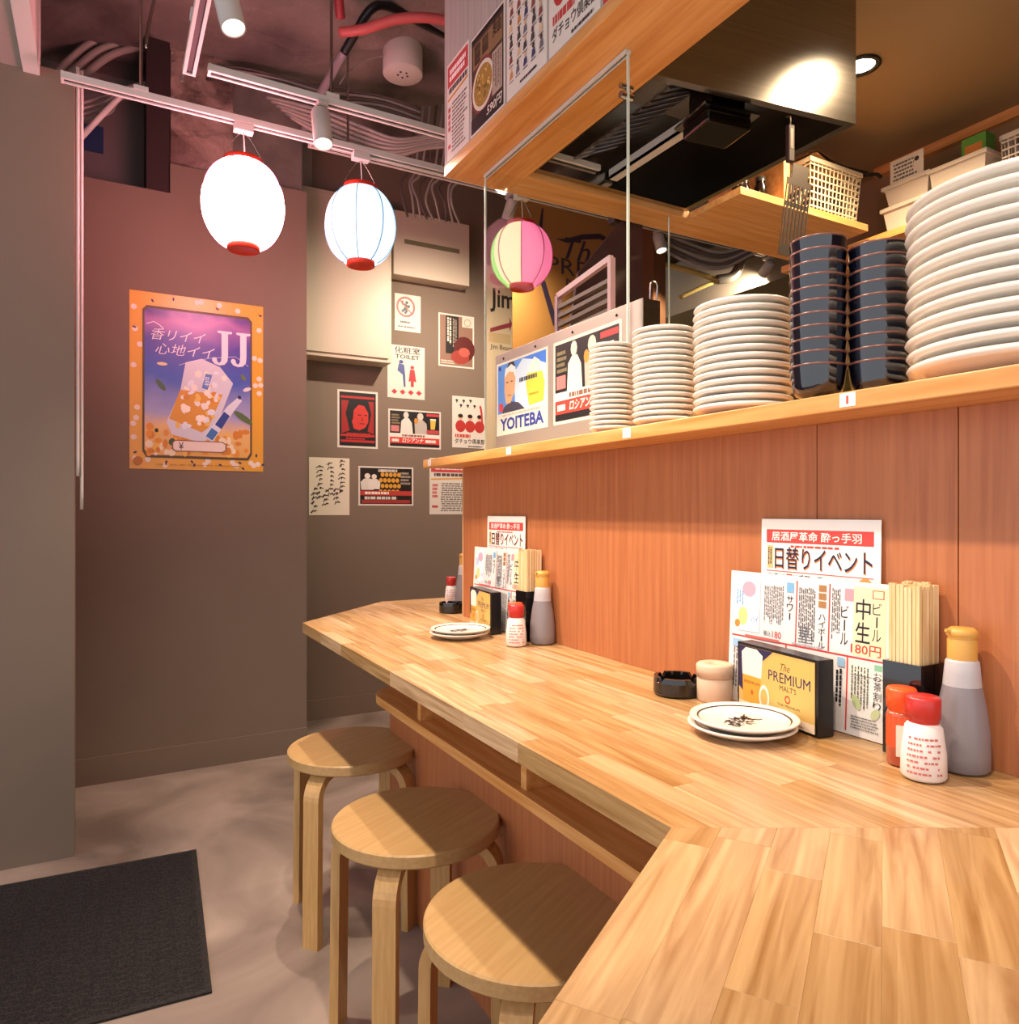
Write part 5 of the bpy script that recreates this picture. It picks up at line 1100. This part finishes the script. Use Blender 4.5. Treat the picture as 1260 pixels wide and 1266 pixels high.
# dark upright canisters in the gap behind the hanging shelf
for k, (yy, hh) in enumerate(((1.72, 0.22), (1.80, 0.12))):
    b = MB(); b.lathe([(0, 0), (0.035, 0), (0.035, hh), (0.03, hh + 0.01), (0, hh + 0.01)], mat('canister', '#6a5a4a', 0.3, 0.6), 20)
    T(b.obj('canister', loc=(2.26 + 0.06*k, yy, 1.9525)), ['tall dull metal canister on the corner bracket shelf', 'short dull metal canister on the corner bracket shelf'][k], 'canister')
b = MB(); b.box((2.18, 1.665, 1.93), (2.5, 1.86, 1.9523), M_WOOD); b.box((2.495, 1.665, 1.6), (2.52, 1.95, 2.285), mat('kitchen_wall', '#8a6f4c', 0.6)); T(b.obj('corner_shelf'), 'small wooden corner shelf at the end of the kitchen side wall', 'shelf')

# ------------------------------------------------------------------ conduits, pipes and cables overhead
M_HOSE = mat('beige_hose', '#a99a90', 0.6); M_CAB = mat('grey_cable', '#989089', 0.55); M_CABD = mat('dark_cable', '#5a4f4b', 0.6)
def pipe(name, pts, r, m, label, cat='pipe', group=None, n=10):
    b = MB(); b.tube([atD(*q) for q in pts], r, m, n); return T(b.obj(name), label, cat, group)
for k in range(3):
    pipe('insulated_hose', [(60 + 6*k, 105, 2.95), (78 + 8*k, 82 - 4*k + 14*k, 2.95), (115 + 8*k, 52 + 10*k, 2.95), (165, 42 + 9*k, 3.0), (215, 40 + 9*k, 3.05), (260, 44 + 9*k, 3.1)], 0.0145, M_HOSE, ['uppermost of the curved insulated hoses above the left wall', 'middle one of the curved insulated hoses above the left wall', 'lowest of the curved insulated hoses above the left wall'][k], 'hose', 'insulated hoses')
for k in range(2):
    pts = []
    for (px, py, D) in ((94 + 4*k, 98, 2.30), (94 + 4*k, 250, 2.30), (95 + 4*k, 450, 2.30), (95 + 4*k, 590 + 40*k, 2.30)): q = atD(px, py, D); pts.append((-0.069 + 0.010*k, 2.602 + 0.014*k, q.z))
    b = MB(); b.tube(pts, 0.005, mat('conduit_white', '#d6cfc8', 0.45), 8); T(b.obj('cable_conduit'), ['thin white conduit running down the left wall end', 'second thin white conduit beside the first on the left wall end'][k], 'conduit', 'conduits on the wall end')
for k in range(4):
    pipe('loose_cable', [(98, 128 + 7*k, 2.75), (120 + 5*k, 122 + 6*k, 2.8), (150, 110 + 4*k, 2.9), (195, 98 + 3*k, 3.0), (228, 90 + 3*k, 3.0)], 0.006, M_CAB, 'loose grey cable sagging over the recess behind the left wall', 'cable', 'cables over the recess', 6)
pipe('bent_conduit', [(100, 170, 2.72), (128, 140, 2.76), (150, 118, 2.8)], 0.011, mat('conduit_white', '#d6cfc8'), 'short pale bent pipe rising out of the recess', 'pipe')
pipe('chain_hanger', [(180, 60, 2.6), (186, 20, 2.6), (196, -20, 2.6)], 0.006, M_STEEL, 'thin steel hanger wire beside the lantern rail', 'hanger', None, 6)
# sloping grey pipe with black elbow, red pipes
pipe('grey_pipe', [(374, 168, 3.15), (392, 125, 3.0), (427, 62, 2.75)], 0.017, mat('grey_pvc', '#8d8286', 0.4), 'grey pipe sloping up past the second track rail', 'pipe')
pipe('black_pipe', [(425, 66, 2.74), (440, 40, 2.7), (458, 12, 2.66), (478, 8, 2.7), (520, 28, 2.85), (570, 52, 3.0)], 0.016, mat('black_pvc', '#17141a', 0.35), 'black bent pipe under the concrete slab', 'pipe')
pipe('red_pipe', [(417, -30, 2.55), (419, 0, 2.58), (421, 22, 2.62)], 0.017, mat('red_paint', '#9a3038', 0.45), 'upright dark red pipe above the sloping grey pipe', 'pipe')
pipe('red_pipe', [(421, 40, 2.66), (450, 36, 2.64), (490, 24, 2.63), (530, 22, 2.64), (570, 30, 2.68)], 0.018, mat('coral_paint', '#c85a5a', 0.45), 'coral red pipe crossing under the slab to the soffit', 'pipe')
# ceiling sensor
cc = atD(498, 84, 3.0)
t = T(empty('ceiling_sensor', (cc.x, cc.y, CEIL - 0.015)), 'round white ceiling detector with small holes', 'detector')
b = MB(); b.lathe([(0.080, 0.03), (0.081, 0), (0.081, -0.085), (0.079, -0.087), (0, -0.087)], mat('sensor_white', '#cbc4bc', 0.5), 40); b.obj('housing', t)
b = MB()
for k in range(5): b.cyl((0.02*math.cos(k*1.3), 0.02*math.sin(k*1.3), -0.0885), (0.02*math.cos(k*1.3), 0.02*math.sin(k*1.3), -0.087), 0.005, mat('hole_dark', '#3a3230', 0.7), 8)
b.obj('vent_holes', t)
pipe('sensor_wire', [(420, 104, 2.9), (432, 88, 2.92), (460, 72, 2.95), (490, 68, 2.98)], 0.003, M_CAB, 'thin wire looping to the ceiling detector', 'cable', None, 6)
for k in range(6):
    pipe('cable_hose', [(330 + 6*k, 120 + 5*k, 2.95), (400, 138 + 6*k, 2.95), (450, 158 + 6*k, 2.98), (490, 172 + 4*k, 3.0), (530, 168 + 3*k, 3.05), (575, 160 + 4*k, 3.1)], 0.0078, M_HOSE if k % 2 else M_CAB, 'pale flexible conduit sagging between the two track rails', 'cable', 'sagging flexible conduits', 8)
for k in range(5):
    pipe('loose_cable', [(255, 82 + 4*k, 3.05), (300, 84 + 5*k, 3.05), (350, 96 + 3*k, 3.08), (400, 108 + 5*k, 3.1), (470, 118 + 4*k, 3.15), (520, 135 + 4*k, 3.2)], 0.005, M_CAB if k % 2 else M_CABD, 'thin cable strung under the slab behind the second track rail', 'cable', 'cables under the slab', 6)
for k in range(9):
    x_ = 498 + 8*k
    pipe('drop_cable', [(x_ + 20, 110, 3.42), (x_ + 8, 205 + k, 3.5), (x_ - 2 + 3*math.sin(k*2), 225 + k, 3.5), (x_ + 4*math.sin(k*1.3), 245 + k, 3.5), (x_ + 6, 268 + k, 3.55)], 0.006, M_CAB if k % 3 else M_CABD, 'cable dropping behind the slotted wall unit', 'cable', 'cables dropping to the wall unit', 6)
# overhead clutter in the second room
for k in range(5):
    pipe('loose_cable', [(800, 280 + 4*k, 3.9), (850, 300 + 6*k, 3.9), (890, 312 + 5*k, 3.9), (930, 302 + 3*k, 3.9), (970, 285 + 3*k, 3.9)], 0.009, M_CABD if k % 2 else M_CAB, 'cable sagging under the ceiling of the room beyond the kitchen', 'cable', 'cables in the room beyond', 6)
pipe('bright_pipe', [(798, 322, 4.2), (850, 334, 4.2), (886, 346, 4.2)], 0.016, mat('brass_pipe', '#c0a860', 0.4), 'pale straight pipe in the room beyond the kitchen', 'pipe')
pipe('flexible_duct', [(886, 346, 4.2), (905, 342, 4.2), (914, 330, 4.2), (922, 318, 4.2), (950, 300, 4.2)], 0.028, mat('foil_duct', '#9a9080', 0.25, 0.8), 'shiny flexible duct curving in the room beyond the kitchen', 'duct')
pipe('bright_pipe', [(840, 368, 4.2), (870, 354, 4.2), (895, 344, 4.2)], 0.012, mat('brass_pipe', '#c0a860'), 'thin sloping pipe joining the shiny flexible duct', 'pipe')
pipe('red_pipe', [(868, 293, 4.1), (890, 300, 4.1), (920, 305, 4.1)], 0.02, mat('coral_paint', '#c85a5a'), 'red pipe glimpsed under the hanging shelf', 'pipe')
b = MB(); b.box((3.05, 3.95, 2.28), (3.30, 4.2, 2.42), mat('duct_box', '#b39d5a', 0.5)); T(b.obj('duct_box', loc=(0, 0, 0)), 'pale box duct under the ceiling of the room beyond the kitchen', 'duct')
